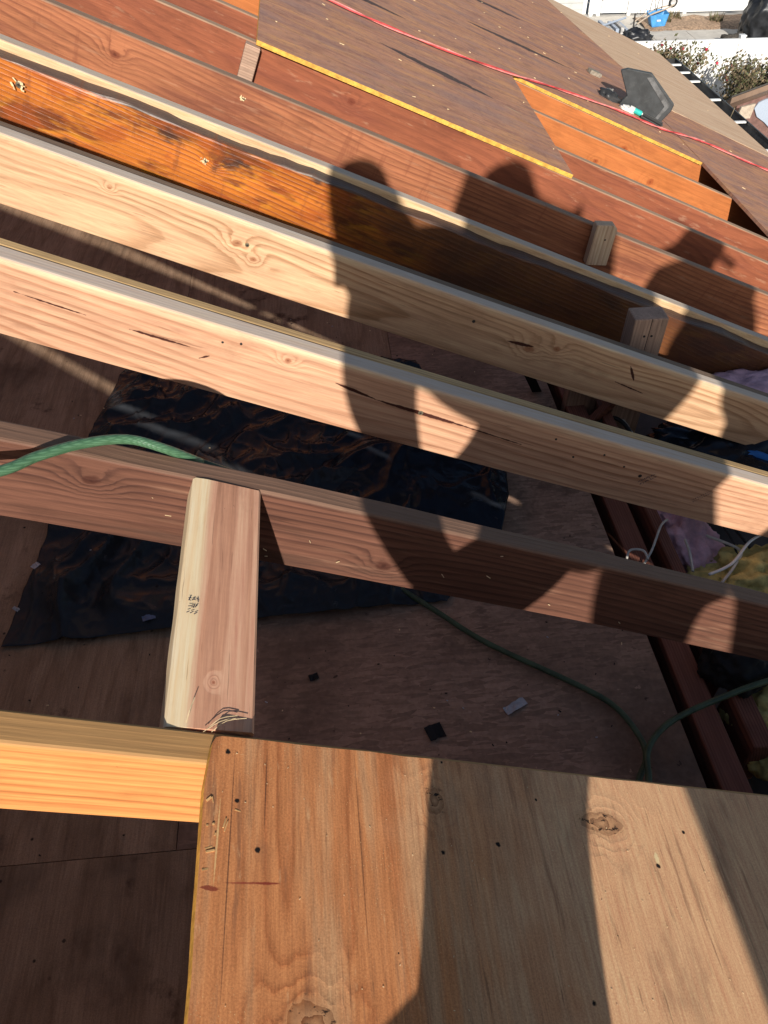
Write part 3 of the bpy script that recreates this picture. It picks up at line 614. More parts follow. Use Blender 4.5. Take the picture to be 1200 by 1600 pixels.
for i in range(1, 20): pl.append((2.66+i*.047, 4.862+.006*mnoise.noise(Vector((i*1.7, 3, 0)))))
sheet('pale tan plywood sheet along the gutter at the far eave', pl+[(3.56, 4.86), (3.56, 7.14), (2.365, 7.14)], M_osbroof, edge=M_osbroof)
sheet('narrow brown sheet strip between the long sheet and the pale one', [(2.4415, 4.8465), (2.655, 4.8545), (2.632, 5.0245), (2.4415, 5.0245)], M_sheet, edge=M_sheet)

# gutter along the eave with white hangers
gt = empty('gutter', R(3.56, 4.5)); gt.rotation_euler = RM.to_euler(); setp(gt, 'dark metal gutter with white hangers along the far eave', 'gutter')
def gpart(nm, mb, mats): 
    o = mb.build(nm, mats); o.parent = gt; return o
XA = Matrix.Rotation(A, 4, 'Y')      # gutter parts hang plumb: undo the slope about Y
mb = MB(); y0, y1 = -2.6, 2.56
for i, (a, b) in enumerate((((.0, -.02), (.0, -.085)), ((.0, -.085), (.09, -.085)), ((.09, -.085), (.125, .0)), ((.125, .0), (.112, .004)))):
    p = [Vector((a[0], y0, a[1])), Vector((b[0], y0, b[1])), Vector((b[0], y1, b[1])), Vector((a[0], y1, a[1]))]
    off = Vector((0, 0, -.003)) if i == 1 else Vector((.003, 0, 0))
    q = [v+off for v in p]
    mb.add([XA.inverted() @ v for v in p+q], [(0, 1, 2, 3), (7, 6, 5, 4), (0, 4, 5, 1), (1, 5, 6, 2), (2, 6, 7, 3), (3, 7, 4, 0)], 1 if i < 2 else 0)
mb.box((-.0, 2.556, -.085), (.12, 2.56, .0), 0, XA.inverted())
gpart('trough', mb, [M_gutter, M_gutin])
for yv in (2.42, 2.22, 2.0, 1.58, 1.12, .6, .1, -.4):
    mb = MB(); mb.box((.0, yv-.012, -.012), (.118, yv+.012, -.002), 0, XA.inverted()); gpart('hanger', mb, M_white)
mb = MB(); mb.tube([XA.inverted() @ Vector((.03, 1.2, -.02)), XA.inverted() @ Vector((.05, 1.21, .06))], .003, 0, 5, 1); gpart('nail', mb, M_steel)
mb = MB(); mb.box((3.552, 2.1, -.15), (3.558, 7.1, -.002)); setp(mb.build('fascia_board', M_trim, mw=RM), 'brown fascia board behind the gutter', 'board')
# rake trim at the gable end
mb = MB(); mb.box((-2.3, 7.145, -.14), (3.56, 7.165, .012)); setp(mb.build('rake_board', M_trim, mw=RM), 'brown rake board along the far gable end of the roof', 'board')

# ------------------------------------------------------------------ things on the roof
# red twisted cord
cp = [(.10, 3.70), (.406, 3.662), (.657, 3.655), (.964, 3.71), (1.311, 3.827), (1.554, 3.945), (1.98, 4.10), (2.2, 4.13), (2.336, 4.164), (2.52, 4.26), (2.72, 4.325), (2.95, 4.33), (3.173, 4.365), (3.5, 4.40)]
P = [R(x, y, .026) for x, y in cp]
mbp = MB(); fine = []
for i in range(len(P)-1):
    p0 = P[max(i-1, 0)]; p1 = P[i]; p2 = P[i+1]; p3 = P[min(i+2, len(P)-1)]
    for k in range(24):
        t = k/24; fine.append(.5*((2*p1)+(p2-p0)*t+(2*p0-5*p1+4*p2-p3)*t*t+(3*p1-p0-3*p2+p3)*t**3))
for s_ in range(2):
    Q = []
    for i, q in enumerate(fine):
        tdir = (fine[min(i+1, len(fine)-1)]-fine[max(i-1, 0)]).normalized(); b1 = tdir.cross(NN).normalized()
        a = i*.16+math.pi*s_; Q.append(q+(b1*math.cos(a)+NN*math.sin(a))*.0026)
    mbp.tube(Q, .0034, s_, 6, 1)
setp(mbp.build('cord', [M_cordr, M_cordhl], smooth=True), 'red twisted cord with a pale highlight strand, lying across the upper plywood sheets', 'cord')

# black vent hood, lying on its edge
F = Vector((2.09, 4.32, .017)); bd = Vector((.223, -.089, 0)).normalized(); Nf = Vector((-.37, -.93, 0)).normalized()
fl = [(-.078, .136), (-.051, .158), (.072, .191), (.258, .118), (.262, .086), (.24, 0.0), (0, 0), (.016, .052)]
Mv = Matrix((bd, Vector((0, 0, 1)), Nf)).transposed().to_4x4(); Mv.translation = F; Mv = RM @ Mv
ve = empty('roof_vent'); ve.matrix_world = Mv; setp(ve, 'black many-sided roof vent hood standing on edge on the far sheets', 'roof vent')
mb = MB(); mb.prism(fl, -.045, 0); o = mb.build('hood', M_vent, bevel=.004); o.parent = ve
mb = MB(); mb.box((-.03, -.002, -.11), (.27, .004, -.045)); o = mb.build('flange', M_vent); o.parent = ve
mb = MB(); mb.prism([(.06, .165), (.085, .178), (.235, .112), (.238, .095), (.222, .020), (.205, .012), (.218, .09)], 0.0004, .0035); o = mb.build('worn_rim', simple('worn_grey', (.10, .10, .10), .5, .5, 30)); o.parent = ve
mb = MB(); mb.box((.13, -.0, .012), (.25, .012, .06), 0); mb.box((.125, .0, .006), (.255, .026, .012)); 
setp(mb.build('tray', M_ventd, mw=Mv, bevel=.003), 'small black tray in front of the roof vent', 'tray')
mb = MB(); mb.tube([(.070, .014, .035), (.100, .014, .030), (.128, .013, .022)], lambda t: .014, 0, 10, 4); mb.tube([(.128, .013, .022), (.136, .013, .020)], .008, 1, 10, 1); mb.tube([(.060, .014, .037), (.085, .014, .033)], lambda t: .0146, 1, 10, 3)
setp(mb.build('bottle', [M_teal, M_paper], mw=Mv, smooth=True), 'small teal and white bottle lying by the roof vent', 'bottle')
def crumple(name, label, cat, cx, cy, r, mat, M, amp=.4, sx=1, sy=1, sz=.5, seed=0, sub=3):
    bm = bmesh.new(); bmesh.ops.create_icosphere(bm, subdivisions=sub, radius=1)
    for v in bm.verts:
        d = 1+amp*mnoise.noise(v.co*2.1+Vector((seed, 0, 0)))+amp*.5*mnoise.noise(v.co*5+Vector((0, seed, 0)))+amp*.3*mnoise.noise(v.co*13+Vector((seed, seed, 0)))+amp*.15*mnoise.noise(v.co*29)
        v.co = Vector((v.co.x*sx, v.co.y*sy, max(v.co.z*sz, -.35*sz)))*r*d
    me = bpy.data.meshes.new(name); bm.to_mesh(me); bm.free(); me.materials.append(mat)
    for p in me.polygons: p.use_smooth = True
    o = bpy.data.objects.new(name, me); COL.objects.link(o); MM = M.copy() if M else Matrix(); o.matrix_world = MM @ Matrix.Translation((cx, cy, 0)); return setp(o, label, cat)
crumple('rag', 'crumpled pale scrap beside the teal bottle at the roof vent', 'scrap', 2.115, 4.255, .028, M_paper, RM @ Matrix.Translation((0, 0, .02)), .5, 1.4, 1, .6, 2)
crumple('gloves', 'dark crumpled gloves left of the roof vent', 'gloves', 2.035, 4.345, .05, M_gutter, RM @ Matrix.Translation((0, 0, .02)), .5, 1.3, .9, .6, 5)
crumple('grey_scrap', 'small grey scrap leaning on the left of the roof vent', 'scrap', 2.05, 4.40, .028, simple('grey_scrap_mat', (.30, .28, .25), .7, .4, 40), RM @ Matrix.Translation((0, 0, .03)), .5, 1, .8, .8, 8)
mb = MB(); Mc = RM @ Matrix.Translation((2.055, 4.775, .016)) @ Matrix.Rotation(.1, 4, 'Z'); mb.box((0, 0, 0), (.075, .05, .022)); mb.box((.075, .008, .004), (.084, .042, .018))
setp(mb.build('wood_chip', simple('grey_wood', (.26, .22, .17), .8, .3, 60), mw=Mc, bevel=.002), 'small grey wood offcut on the upper brown sheet', 'offcut')

# splinters and sawdust on the sheets
mb = MB()
for k in range(110):
    x = rnd.uniform(.2, 3.3); y = rnd.uniform(2.8, 6.8)
    if 1.3 < x < 2.45 and y < 3.87: continue
    a = rnd.uniform(-.6, .9); l = rnd.uniform(.002, .010); wd_ = rnd.uniform(.0006, .0016)
    mb.box((-l, -wd_, 0), (l, wd_, .002), 0, RM @ Matrix.Translation((x, y, .017)) @ Matrix.Rotation(a, 4, 'Z'))
mb.box((-.07, -.008, 0), (.07, .008, .004), 0, RM @ Matrix.Translation((.98, 4.75, .017)) @ Matrix.Rotation(.1, 4, 'Z'))
mb.build('wood_splinters', M_splin)['kind'] = 'stuff'
mb = MB()
for k in range(90):
    x = rnd.uniform(.15, .85); y = rnd.uniform(.13, .39); a = rnd.uniform(0, 3.1); l = rnd.uniform(.0003, .0009)
    mb.box((-l, -.0003, 0), (l, .0003, .0003), 0, RM @ Matrix.Translation((x, y, .0165)) @ Matrix.Rotation(a, 4, 'Z'))
for k in range(16):                                       # curls on the brown rafter
    x = rnd.uniform(-.05, 1.1); z = rnd.uniform(-.13, -.01); l = rnd.uniform(.001, .005); a = rnd.uniform(-1, 1)
    mb.box((-l, -.0006, -.0003), (l, .0006, .0003), 0, RM @ Matrix.Translation((x, .7705, z)) @ Matrix.Rotation(a, 4, 'Y'))
mb.build('sawdust', M_splin)['kind'] = 'stuff'

# ------------------------------------------------------------------ things on the attic floor
def inpoly(x, y, P):
    c = False; j = len(P)-1
    for i in range(len(P)):
        if (P[i][1] > y) != (P[j][1] > y) and x < (P[j][0]-P[i][0])*(y-P[i][1])/(P[j][1]-P[i][1])+P[i][0]: c = not c
        j = i
    return c
def crease(x, y, s):
    v = 0; a = 1
    for o_ in range(4):
        n_ = mnoise.noise(Vector((x*s+3.1*o_+.6*mnoise.noise(Vector((x*5, y*5, s))), y*s*.8, o_*2.7+s)))
        v += a*(1-abs(n_)*2.2); a *= .5; s *= 2.05
    return v/1.9
def filmsheet(name, label, poly, mat, res=.009, amp=.03, z=.004, scale=4.5, lift=None):
    xs = [p[0] for p in poly]; ys = [p[1] for p in poly]
    nx = int((max(xs)-min(xs))/res); ny = int((max(ys)-min(ys))/res); idx = {}; vs = []; fs = []
    def vid(i, j):
        if (i, j) in idx: return idx[(i, j)]
        x = min(xs)+i*res; y = min(ys)+j*res
        h = max(0, amp*(crease(x, y, scale)-.25)) + .25*amp*crease(y+5, x, scale*2.3)
        x2 = x+.012*mnoise.noise(Vector((x*14, y*14, 1))); y2 = y+.012*mnoise.noise(Vector((x*14, y*14, 9)))
        if lift: h += lift(x, y)
        idx[(i, j)] = len(vs); vs.append((x2, y2, FZ+z+max(0, h))); return idx[(i, j)]
    for i in range(nx):
        for j in range(ny):
            if inpoly(min(xs)+(i+.5)*res, min(ys)+(j+.5)*res, poly): fs.append((vid(i, j), vid(i+1, j), vid(i+1, j+1), vid(i, j+1)))
    mb = MB(); mb.add(vs, fs); o = mb.build(name, mat, smooth=True)
    sdf = o.modifiers.new('thickness', 'SOLIDIFY'); sdf.thickness = .0012
    return setp(o, label, 'plastic sheet')
def ruled(name, label, left, right, mat, nu, nv, amp, z, scale, seed=0, lift=None, top=None):
    """film spread between two edge polylines; straight cut edges, sharp crumple ridges inside"""
    def along(P, t):
        q = t*(len(P)-1); k = min(int(q), len(P)-2); f = q-k
        return (P[k][0]*(1-f)+P[k+1][0]*f, P[k][1]*(1-f)+P[k+1][1]*f)
    vs = []; fs = []
    for j in range(nv+1):
        a = along(left, j/nv); b = along(right, j/nv)
        for i in range(nu+1):
            f = i/nu; x = a[0]*(1-f)+b[0]*f; y = a[1]*(1-f)+b[1]*f
            h = 0; am = 1; sc = scale
            for o_ in range(4):
                n_ = mnoise.noise(Vector((x*sc+seed+1.3*mnoise.noise(Vector((x*4, y*4, o_+seed))), y*sc*.75+o_*5, o_*2.7)))
                h += am*(1-min(1, abs(n_)*2.6))**2; am *= .48; sc *= 1.9
            e = min(1, 8*min(f, 1-f, j/nv, 1-j/nv)+.3)
            h = amp*h*e + (lift(x, y, f, j/nv) if lift else 0)
            vs.append((x+.003*mnoise.noise(Vector((x*30, y*30, 1))), y+.003*mnoise.noise(Vector((x*30, y*30, 9))), FZ+z+max(0, h)))
    for j in range(nv):
        for i in range(nu): q = j*(nu+1)+i; fs.append((q, q+1, q+nu+2, q+nu+1))
    mb = MB(); mb.add(vs, fs); o = mb.build(name, mat, smooth=True)
    o.modifiers.new('thickness', 'SOLIDIFY').thickness = .0008
    return setp(o, label, 'plastic sheet')
ruled('plastic_sheet', 'crumpled shiny black plastic sheet spread on the attic floor', [(-.60, 2.10), (-.655, 1.762), (-.70, 1.404), (-.735, 1.025)], [(.28, 2.0), (.38, 1.6), (.36, 1.25), (.24, 1.06)], M_plastic, 280, 250, .046, .004, 3.0)
ruled('tarp', 'dark blue black tarp folded over the right end of the plastic sheet', [(.16, 1.78), (.02, 1.62), (-.04, 1.47), (.06, 1.30)], [(.42, 1.62), (.455, 1.48), (.44, 1.36), (.40, 1.24)], M_tarp, 110, 110, .022, .034, 3.0, 5, lift=lambda x, y, f, t: .035*math.sin(f*3.1)*math.sin(t*3.1)**.5)
# hose: sunlit green over the brown rafter, shade-darkened green trailing on the floor
hp = [R(-.30, .60, -.01), R(-.19, .655, .006), R(-.118, .699, .012), R(-.084, .735, .014), R(-.039, .772, .016), R(.012, .800, .015), R(.062, .806, .008), R(.114, .826, -.02),
      Vector((.11, .90, -.99)), Vector((.10, 1.02, -1.22)), Vector((.085, 1.16, -1.385)), Vector((.118, 1.123, -1.396)), Vector((.21, 1.032, -1.396)), Vector((.309, .937, -1.397)), Vector((.475, .818, -1.397)), Vector((.539, .76, -1.397)), Vector((.566, .69, -1.395)), Vector((.562, .645, -1.39)), Vector((.535, .605, -1.39)), Vector((.525, .58, -1.385)),
      Vector((.535, .56, -1.38)), Vector((.548, .60, -1.375)), Vector((.565, .655, -1.37)), Vector((.628, .705, -1.368)), Vector((.749, .745, -1.362)), Vector((.869, .772, -1.355)), Vector((1.05, .80, -1.36))]
mb = MB(); mb.tube(hp[:8], .0066, 0, 12, 10); mb.tube(hp[7:], .0062, 1, 10, 8)
setp(mb.build('hose', [M_hose, M_hose_shade], smooth=True), 'green braided hose over the brown rafter and trailing across the attic floor', 'hose')
# braid bump
g = G('green_braid'); wv = g.m('MULTIPLY', g.m('ABSOLUTE', g.m('SINE', g.m('MULTIPLY', g.m('ADD', g.x, g.m('MULTIPLY', g.z, 1.4)), 620))), g.m('ABSOLUTE', g.m('SINE', g.m('MULTIPLY', g.m('SUBTRACT', g.x, g.m('MULTIPLY', g.y, 1.2)), 620))))
nh = g.noise(g.vscale(g.vec, (20, 20, 20)), 1, 4)
mh = g.done(g.mix(wv, (.055, .13, .065), (.10, .21, .115)), .42, g.m('ADD', wv, nh), .4, .001, .45)
COL.objects['hose'].data.materials[0] = mh
# litter
def scrap(label, x, y, sx, sy, rot, mat, z=.004, name='paper_scrap'):
    mb = MB(); nx = 6; vs = []; fs = []
    for i in range(nx+1):
        for j in range(4):
            a = (i/nx-.5)*sx; b = (j/3-.5)*sy; ca, sa = math.cos(rot), math.sin(rot)
            jx = .12*sy*mnoise.noise(Vector((i*1.3, j*2.1, x*50))); vs.append((x+ca*a-sa*(b+jx), y+sa*a+ca*(b+jx), FZ+z+.004*mnoise.noise(Vector((i*.6, j, y*30)))))
    for i in range(nx):
        for j in range(3): q = i*4+j; fs.append((q, q+4, q+5, q+1))
    mb.add(vs, fs); o = mb.build(name, mat); o.modifiers.new('t', 'SOLIDIFY').thickness = .001; return setp(o, label, 'scrap')
M_greyp = simple('grey_paper', (.38, .38, .40), .6, .2, 60); M_dk = simple('dark_felt', (.012, .012, .014), .9, .3, 30)
scrap('grey torn paper strip on the attic floor below the hose', .34, .787, .05, .018, .45, M_greyp)
scrap('black felt scrap on the attic floor near the front sheet', .17, .745, .034, .034, .3, M_dk, name='felt_scrap')
scrap('small black felt scrap on the attic floor right of the pink block', -.066, .893, .02, .014, .3, M_dk, name='felt_scrap')
scrap('small blue grey scrap on the left corner of the black plastic', -.70, 1.235, .018, .014, .9, M_greyp, .03)
scrap('blue scrap on the black plastic left of the pink block', -.42, 1.06, .028, .014, .3, simple('blue_paper', (.10, .14, .24), .6, .2, 60), .03)
scrap('tiny pale scrap on the lower left corner of the black plastic', -.715, 1.11, .016, .008, -.6, M_greyp, .03)
mb = MB()
for k in range(260):
    x = rnd.uniform(-.75, .66); y = rnd.uniform(.56, 2.3); a = rnd.uniform(0, 3.1); l = rnd.uniform(.0008, .003)
    zz = .002 if not (-.7 < x < .4 and 1.0 < y < 2.05) else .035
    mb.box((-l, -.001, 0), (l, .001, .0015), rnd.choice((0, 1, 2, 2, 2)), Matrix.Translation((x, y, FZ+zz)) @ Matrix.Rotation(a, 4, 'Z'))
mb.build('floor_debris', [M_splin, M_greyp, M_dk])['kind'] = 'stuff'

# insulation, bag, cables beyond the floor edge
Z2 = -1.62
def batt(label, cx, cy, cz, r, sx, sy, sz, mat, seed): return crumple('insulation_batt', label, 'insulation', cx, cy, r, mat, Matrix.Translation((0, 0, cz)), .35, sx, sy, sz, seed, 5)
batt('pink insulation between the thin board and the cables at right', .89, 1.25, -1.48, .10, .8, 1.4, .6, M_pink, 1)
batt('yellow insulation lump behind the brown rafter at the right edge', 1.01, 1.10, -1.47, .11, 1.3, .8, .7, M_yel, 4)
batt('sunlit yellow insulation beside the hose at the lower right edge', .93, .74, -1.50, .12, 1.0, 1.0, .6, M_yel, 7)
batt('pink insulation strip under the amber rafter at right', 1.30, 1.80, -1.455, .12, 1.9, .9, .40, M_pink, 10)
batt('yellow insulation deep below the floor edge near the post', .86, 1.62, -1.56, .10, 1.2, 1, .5, M_yel, 13)
crumple('bag', 'matt black bag hanging below the brown rafter at right', 'bag', .825, .84, .075, M_bag, Matrix.Translation((0, 0, -1.40)), .18, 1.0, .9, .9, 3, 5)
crumple('tarp', 'dark navy tarp bunched between the two new rafters at right', 'tarp', 1.10, 1.56, .15, M_tarp, Matrix.Translation((0, 0, -1.47)), .35, 1.5, .9, .45, 6, 5)
mb = MB(); mb.tube([(1.10, 1.52, -1.45), (1.17, 1.505, -1.43), (1.24, 1.42, -1.43), (1.36, 1.30, -1.46)], .013, 0, 12, 6); setp(mb.build('pipe', M_bluepipe, smooth=True), 'bright blue pipe below the knotty new rafter at the right edge', 'pipe')
mb = MB(); mb.tube([(.76, 1.66, -1.44), (.80, 1.70, -1.43), (.84, 1.69, -1.43), (.86, 1.64, -1.44), (.82, 1.62, -1.44)], .006, 0, 8, 6); mb.tube([(.76, 1.68, -1.45), (.80, 1.72, -1.44), (.85, 1.71, -1.44), (.87, 1.65, -1.45)], .005, 1, 8, 6)
setp(mb.build('cable_coil', [M_wireb, M_wire], smooth=True), 'coil of black and white cable beside the post below the knotty rafter', 'cable')
def cable(label, pts, r, mat): mb = MB(); mb.tube(pts, r, 0, 7, 8); return setp(mb.build('cable', mat, smooth=True), label, 'cable', 'cables over the insulation')
cable('pale cable looping along the insulation below the pinkish rafter', [(.88, 1.33, -1.40), (.93, 1.24, -1.38), (1.02, 1.20, -1.37), (1.12, 1.17, -1.38), (1.25, 1.15, -1.4)], .0042, M_wire)
cable('second pale cable curving down to the yellow insulation', [(.93, 1.36, -1.40), (.96, 1.26, -1.375), (1.06, 1.24, -1.36), (1.14, 1.18, -1.38), (1.28, 1.17, -1.4)], .0042, M_wire)
cable('bright white cable crossing in front of the yellow insulation', [(.86, 1.08, -1.40), (.92, 1.10, -1.39), (.98, 1.15, -1.375), (1.03, 1.17, -1.37), (1.05, 1.165, -1.375)], .0036, M_white)
cable('thin white cable beside the bright one', [(.885, 1.06, -1.41), (.93, 1.10, -1.395), (.955, 1.14, -1.39), (.90, 1.20, -1.40)], .0035, M_wire)
cable('grey cable hanging across the thin reddish board', [(.72, 1.13, -1.42), (.755, 1.17, -1.405), (.80, 1.24, -1.40), (.83, 1.27, -1.41)], .003, M_wire)
cable('short upright grey cable before the pink insulation', [(.832, 1.10, -1.41), (.84, 1.15, -1.40), (.85, 1.20, -1.41)], .0034, M_wire)
cable('black cable across the pink insulation', [(.83, 1.31, -1.39), (.85, 1.26, -1.38), (.93, 1.27, -1.37), (.96, 1.22, -1.38), (.99, 1.15, -1.40)], .0035, M_wireb)
cable('thin black cable hanging beside the pink insulation', [(.90, 1.29, -1.38), (.93, 1.24, -1.375), (.95, 1.17, -1.39), (.96, 1.13, -1.42)], .003, M_wireb)
cable('cream cable end bent on the joist at the floor edge', [(.685, 1.145, -1.408), (.70, 1.17, -1.40), (.73, 1.165, -1.398), (.735, 1.14, -1.402)], .003, M_wire)

# ------------------------------------------------------------------ yard beyond the eave
def fence(label, x0, x1, y, h, posts, rail=True, gate=None):
    f = empty('fence', (x0, y, GZ)); setp(f, label, 'fence')
    L_ = x1-x0
    mb = MB(); mb.box((0, -.02, .05), (L_ if not gate else gate[0]-x0, .02, h-.06))
    for i in range(int(L_/.3)):
        x = i*.3
        if gate and x > gate[0]-x0-.31: break
        mb.box((x, -.0235, .08), (x+.292, -.0205, h-.1))
    o = mb.build('panel', M_white); o.parent = f
    if gate:
        mb = MB(); mb.box((gate[1]-x0, -.02, .05), (L_, .02, h-.06)); o = mb.build('panel', M_white); o.parent = f
    for px in posts:
        mb = MB(); mb.box((px-x0-.06, -.06, 0), (px-x0+.06, .06, h+.05)); mb.prism([(px-x0-.07, -.07), (px-x0+.07, -.07), (px-x0+.07, .07), (px-x0-.07, .07)], h+.05, h+.08); o = mb.build('post', M_white, bevel=.008); o.parent = f
    for z_ in (h-.1, .06):
        mb = MB(); mb.box((0, -.035, z_), (L_ if not gate else gate[0]-x0, .035, z_+.1)); o = mb.build('rail', M_white, bevel=.006); o.parent = f
        if gate: mb = MB(); mb.box((gate[1]-x0, -.035, z_), (L_, .035, z_+.1)); o = mb.build('rail', M_white, bevel=.006); o.parent = f
    if gate:
        gx0, gx1 = gate[0]-x0+.08, gate[1]-x0-.08
        mb = MB(); mb.box((gx0, -.025, .08), (gx1, .015, h-.05)); mb.box((gx0, -.04, .08), (gx0+.06, -.025, h-.05)); mb.box((gx1-.06, -.04, .08), (gx1, -.025, h-.05))
        dg = math.atan2(h-.2, gx1-gx0); 
        g_ = mb.build('gate', M_white); g_.parent = f
        for zz in (.45, .9, 1.4):
            mb = MB(); mb.box((gx0-.07, -.06, zz), (gx0+.05, -.04, zz+.07)); o = mb.build('hinge', M_iron); o.parent = g_
        mb = MB(); mb.box((gx1-.12, -.065, .62), (gx1+.12, -.04, .70)); o = mb.build('latch', M_iron); o.parent = g_
    return f
fence('far white vinyl fence with a gate, beyond the walkway', 9.42, 22.0, 28.9, 1.9, [9.5, 9.75, 10.78, 12.69, 15.1, 17.5], gate=(9.75, 10.78))
fence('nearer white vinyl fence behind the rose bushes', 4.5, 20.0, 19.3, 1.8, [4.6, 7.0, 10.0, 12.5, 15])
# house with grey siding at the far left of the yard
nh_ = empty('neighbour_house', (4.0, 30, GZ)); setp(nh_, 'neighbouring house with grey lap siding left of the white gate', 'house')
mb = MB(); mb.box((-6, -.8, 0), (5.38, 6, 4.5))
for i in range(22): mb.box((-6.01, -.822, .12+i*.2), (5.39, -.80, .30+i*.2))
o = mb.build('wall', M_siding); o.parent = nh_
mb = MB(); mb.box((5.30, -.84, 0), (5.42, -.70, 4.5)); o = mb.build('corner_trim', M_white); o.parent = nh_
mb = MB(); mb.add([(-6.4, -1.3, 4.4), (5.8, -1.3, 4.4), (5.8, 2.6, 6.2), (-6.4, 2.6, 6.2), (5.8, 6.5, 4.4), (-6.4, 6.5, 4.4)], [(0, 1, 2, 3), (3, 2, 4, 5), (0, 3, 5), (1, 4, 2)]); o = mb.build('roof', M_roofn); o.parent = nh_
# small brown garage with eave at right
gh = empty('garage', (7.0, 12.0, GZ)); gh.rotation_euler = (0, 0, 0); setp(gh, 'brown garage with a pale scalloped panel under its eave, at the right edge', 'garage')
ez = 3.05
mb = MB(); mb.add([(-.55, 0, 0), (4, 0, 0), (4, 0, ez+1.40), (-.55, 0, ez-.06), (-.55, 2.2, 0), (4, 2.2, 0), (4, 2.2, ez-.30), (-.55, 2.2, ez-1.7)], [(0, 1, 2, 3), (7, 6, 5, 4), (0, 4, 5, 1), (1, 5, 6, 2), (2, 6, 7, 3), (3, 7, 4, 0)]); o = mb.build('wall', M_brick); o.parent = gh
def sky_(x, y, dz): return (x, y, ez+dz+(x+.78)*.335-(y+.25)*.80)
for nm_, d0, d1_, mt_, gx in (('roof', -.06, .02, M_trim, 0), ('shingles', .023, .045, M_roofn, .02)):
    mb = MB(); P8 = [sky_(x, y, dz) for dz in (d0, d1_) for x, y in ((-.80-gx, -.25-gx), (4.2, -.25-gx), (4.2, 2.5), (-.80-gx, 2.5))]
    mb.add(P8, [(3, 2, 1, 0), (4, 5, 6, 7), (0, 1, 5, 4), (1, 2, 6, 5), (2, 3, 7, 6), (3, 0, 4, 7)]); o = mb.build(nm_, mt_); o.parent = gh
sc_ = [(-.28, ez-.22), (-.24, ez-.14), (-.16, ez-.10), (.1, ez-.02), (3.6, ez+1.1), (3.6, 0.2), (.62, .2), (.62, ez-1.15), (.55, ez-1.05), (.42, ez-.98), (.32, ez-.95), (.20, ez-.90), (.14, ez-.80), (.15, ez-.66), (.10, ez-.54), (-.06, ez-.42), (-.2, ez-.34)]
mb = MB(); mb.prism(sc_, 0, .03, 0, Matrix(((1, 0, 0, 0), (0, 0, -1, -.002), (0, 1, 0, 0), (0, 0, 0, 1)))); o = mb.build('pale_panel', M_pale); o.parent = gh
mb = MB(); mb.prism([(-.70, ez-.06), (-.50, ez-.02), (-.52, ez-.22), (-.72, ez-.22)], .38, .42, 0, Matrix(((1, 0, 0, 0), (0, 0, -1, 0), (0, 1, 0, 0), (0, 0, 0, 1)))); o = mb.build('bracket', M_timber); o.parent = gh
# wheelbarrow tipped up against the fence
wb = empty('wheelbarrow', (11.22, 27.5, GZ), .1); wb.scale = (.66, .66, .66); setp(wb, 'blue wheelbarrow tipped over beside the far white fence', 'wheelbarrow')
Tw = Matrix.Rotation(math.radians(12), 4, 'X')
bm_ = MB(); tr = [(-.42, -.25, .08), (.40, -.20, .10), (.46, .22, .42), (-.36, .25, .40)]; inn = [(-.28, -.42, .30), (.28, -.40, .30), (.34, .05, .55), (-.28, .08, .55)]
bm_.add([(-.45, -.22, .52), (.50, -.22, .56), (.50, .30, .66), (-.45, .30, .62), (-.30, -.34, .04), (.34, -.34, .06), (.32, .10, .10), (-.28, .10, .08)], [(0, 1, 5, 4), (1, 2, 6, 5), (2, 3, 7, 6), (3, 0, 4, 7), (4, 5, 6, 7)])
o = bm_.build('tray', M_blue, bevel=.05); o.parent = wb; o.modifiers.new('t', 'SOLIDIFY').thickness = .02
mb = MB(); mb.box((-.13, -.352, .30), (.06, -.300, .36)); o = mb.build('badge', M_white); o.parent = wb
for yy in (-.1, .28):
    mb = MB(); mb.tube([(-1.1, yy-.2, .22), (-.4, yy, .52), (.3, yy+.03, .72), (.85, .12, .86)], .035, 0, 8, 5); o = mb.build('handle', M_timber, smooth=True); o.parent = wb
bm2 = bmesh.new(); mb = MB(); R0, r0 = .17, .06; vs = []; fs = []
for i in range(24):
    for k in range(10):
        a, b = 2*math.pi*i/24, 2*math.pi*k/10; vs.append((.74+(R0+r0*math.cos(b))*math.cos(a), .12+r0*math.sin(b), .95+(R0+r0*math.cos(b))*math.sin(a)))
for i in range(24):
    for k in range(10): fs.append((i*10+k, ((i+1) % 24)*10+k, ((i+1) % 24)*10+(k+1) % 10, i*10+(k+1) % 10))
mb.add(vs, fs); wl = mb.build('wheel', M_tyre, smooth=True); wl.parent = wb; bm2.free()
mb = MB(); mb.tube([(.74, .08, .95), (.74, .16, .95)], .13, 0, 16, 1); o = mb.build('rim', M_gutin); o.parent = wl
for xx in (-.22, .12):
    mb = MB(); mb.tube([(xx-.1, .2, .62), (xx-.08, .2, 1.0), (xx+.02, .2, 1.15), (xx+.12, .2, .95), (xx+.14, .2, .66)], .016, 0, 7, 6); o = mb.build('leg', M_gutter, smooth=True); o.parent = wb
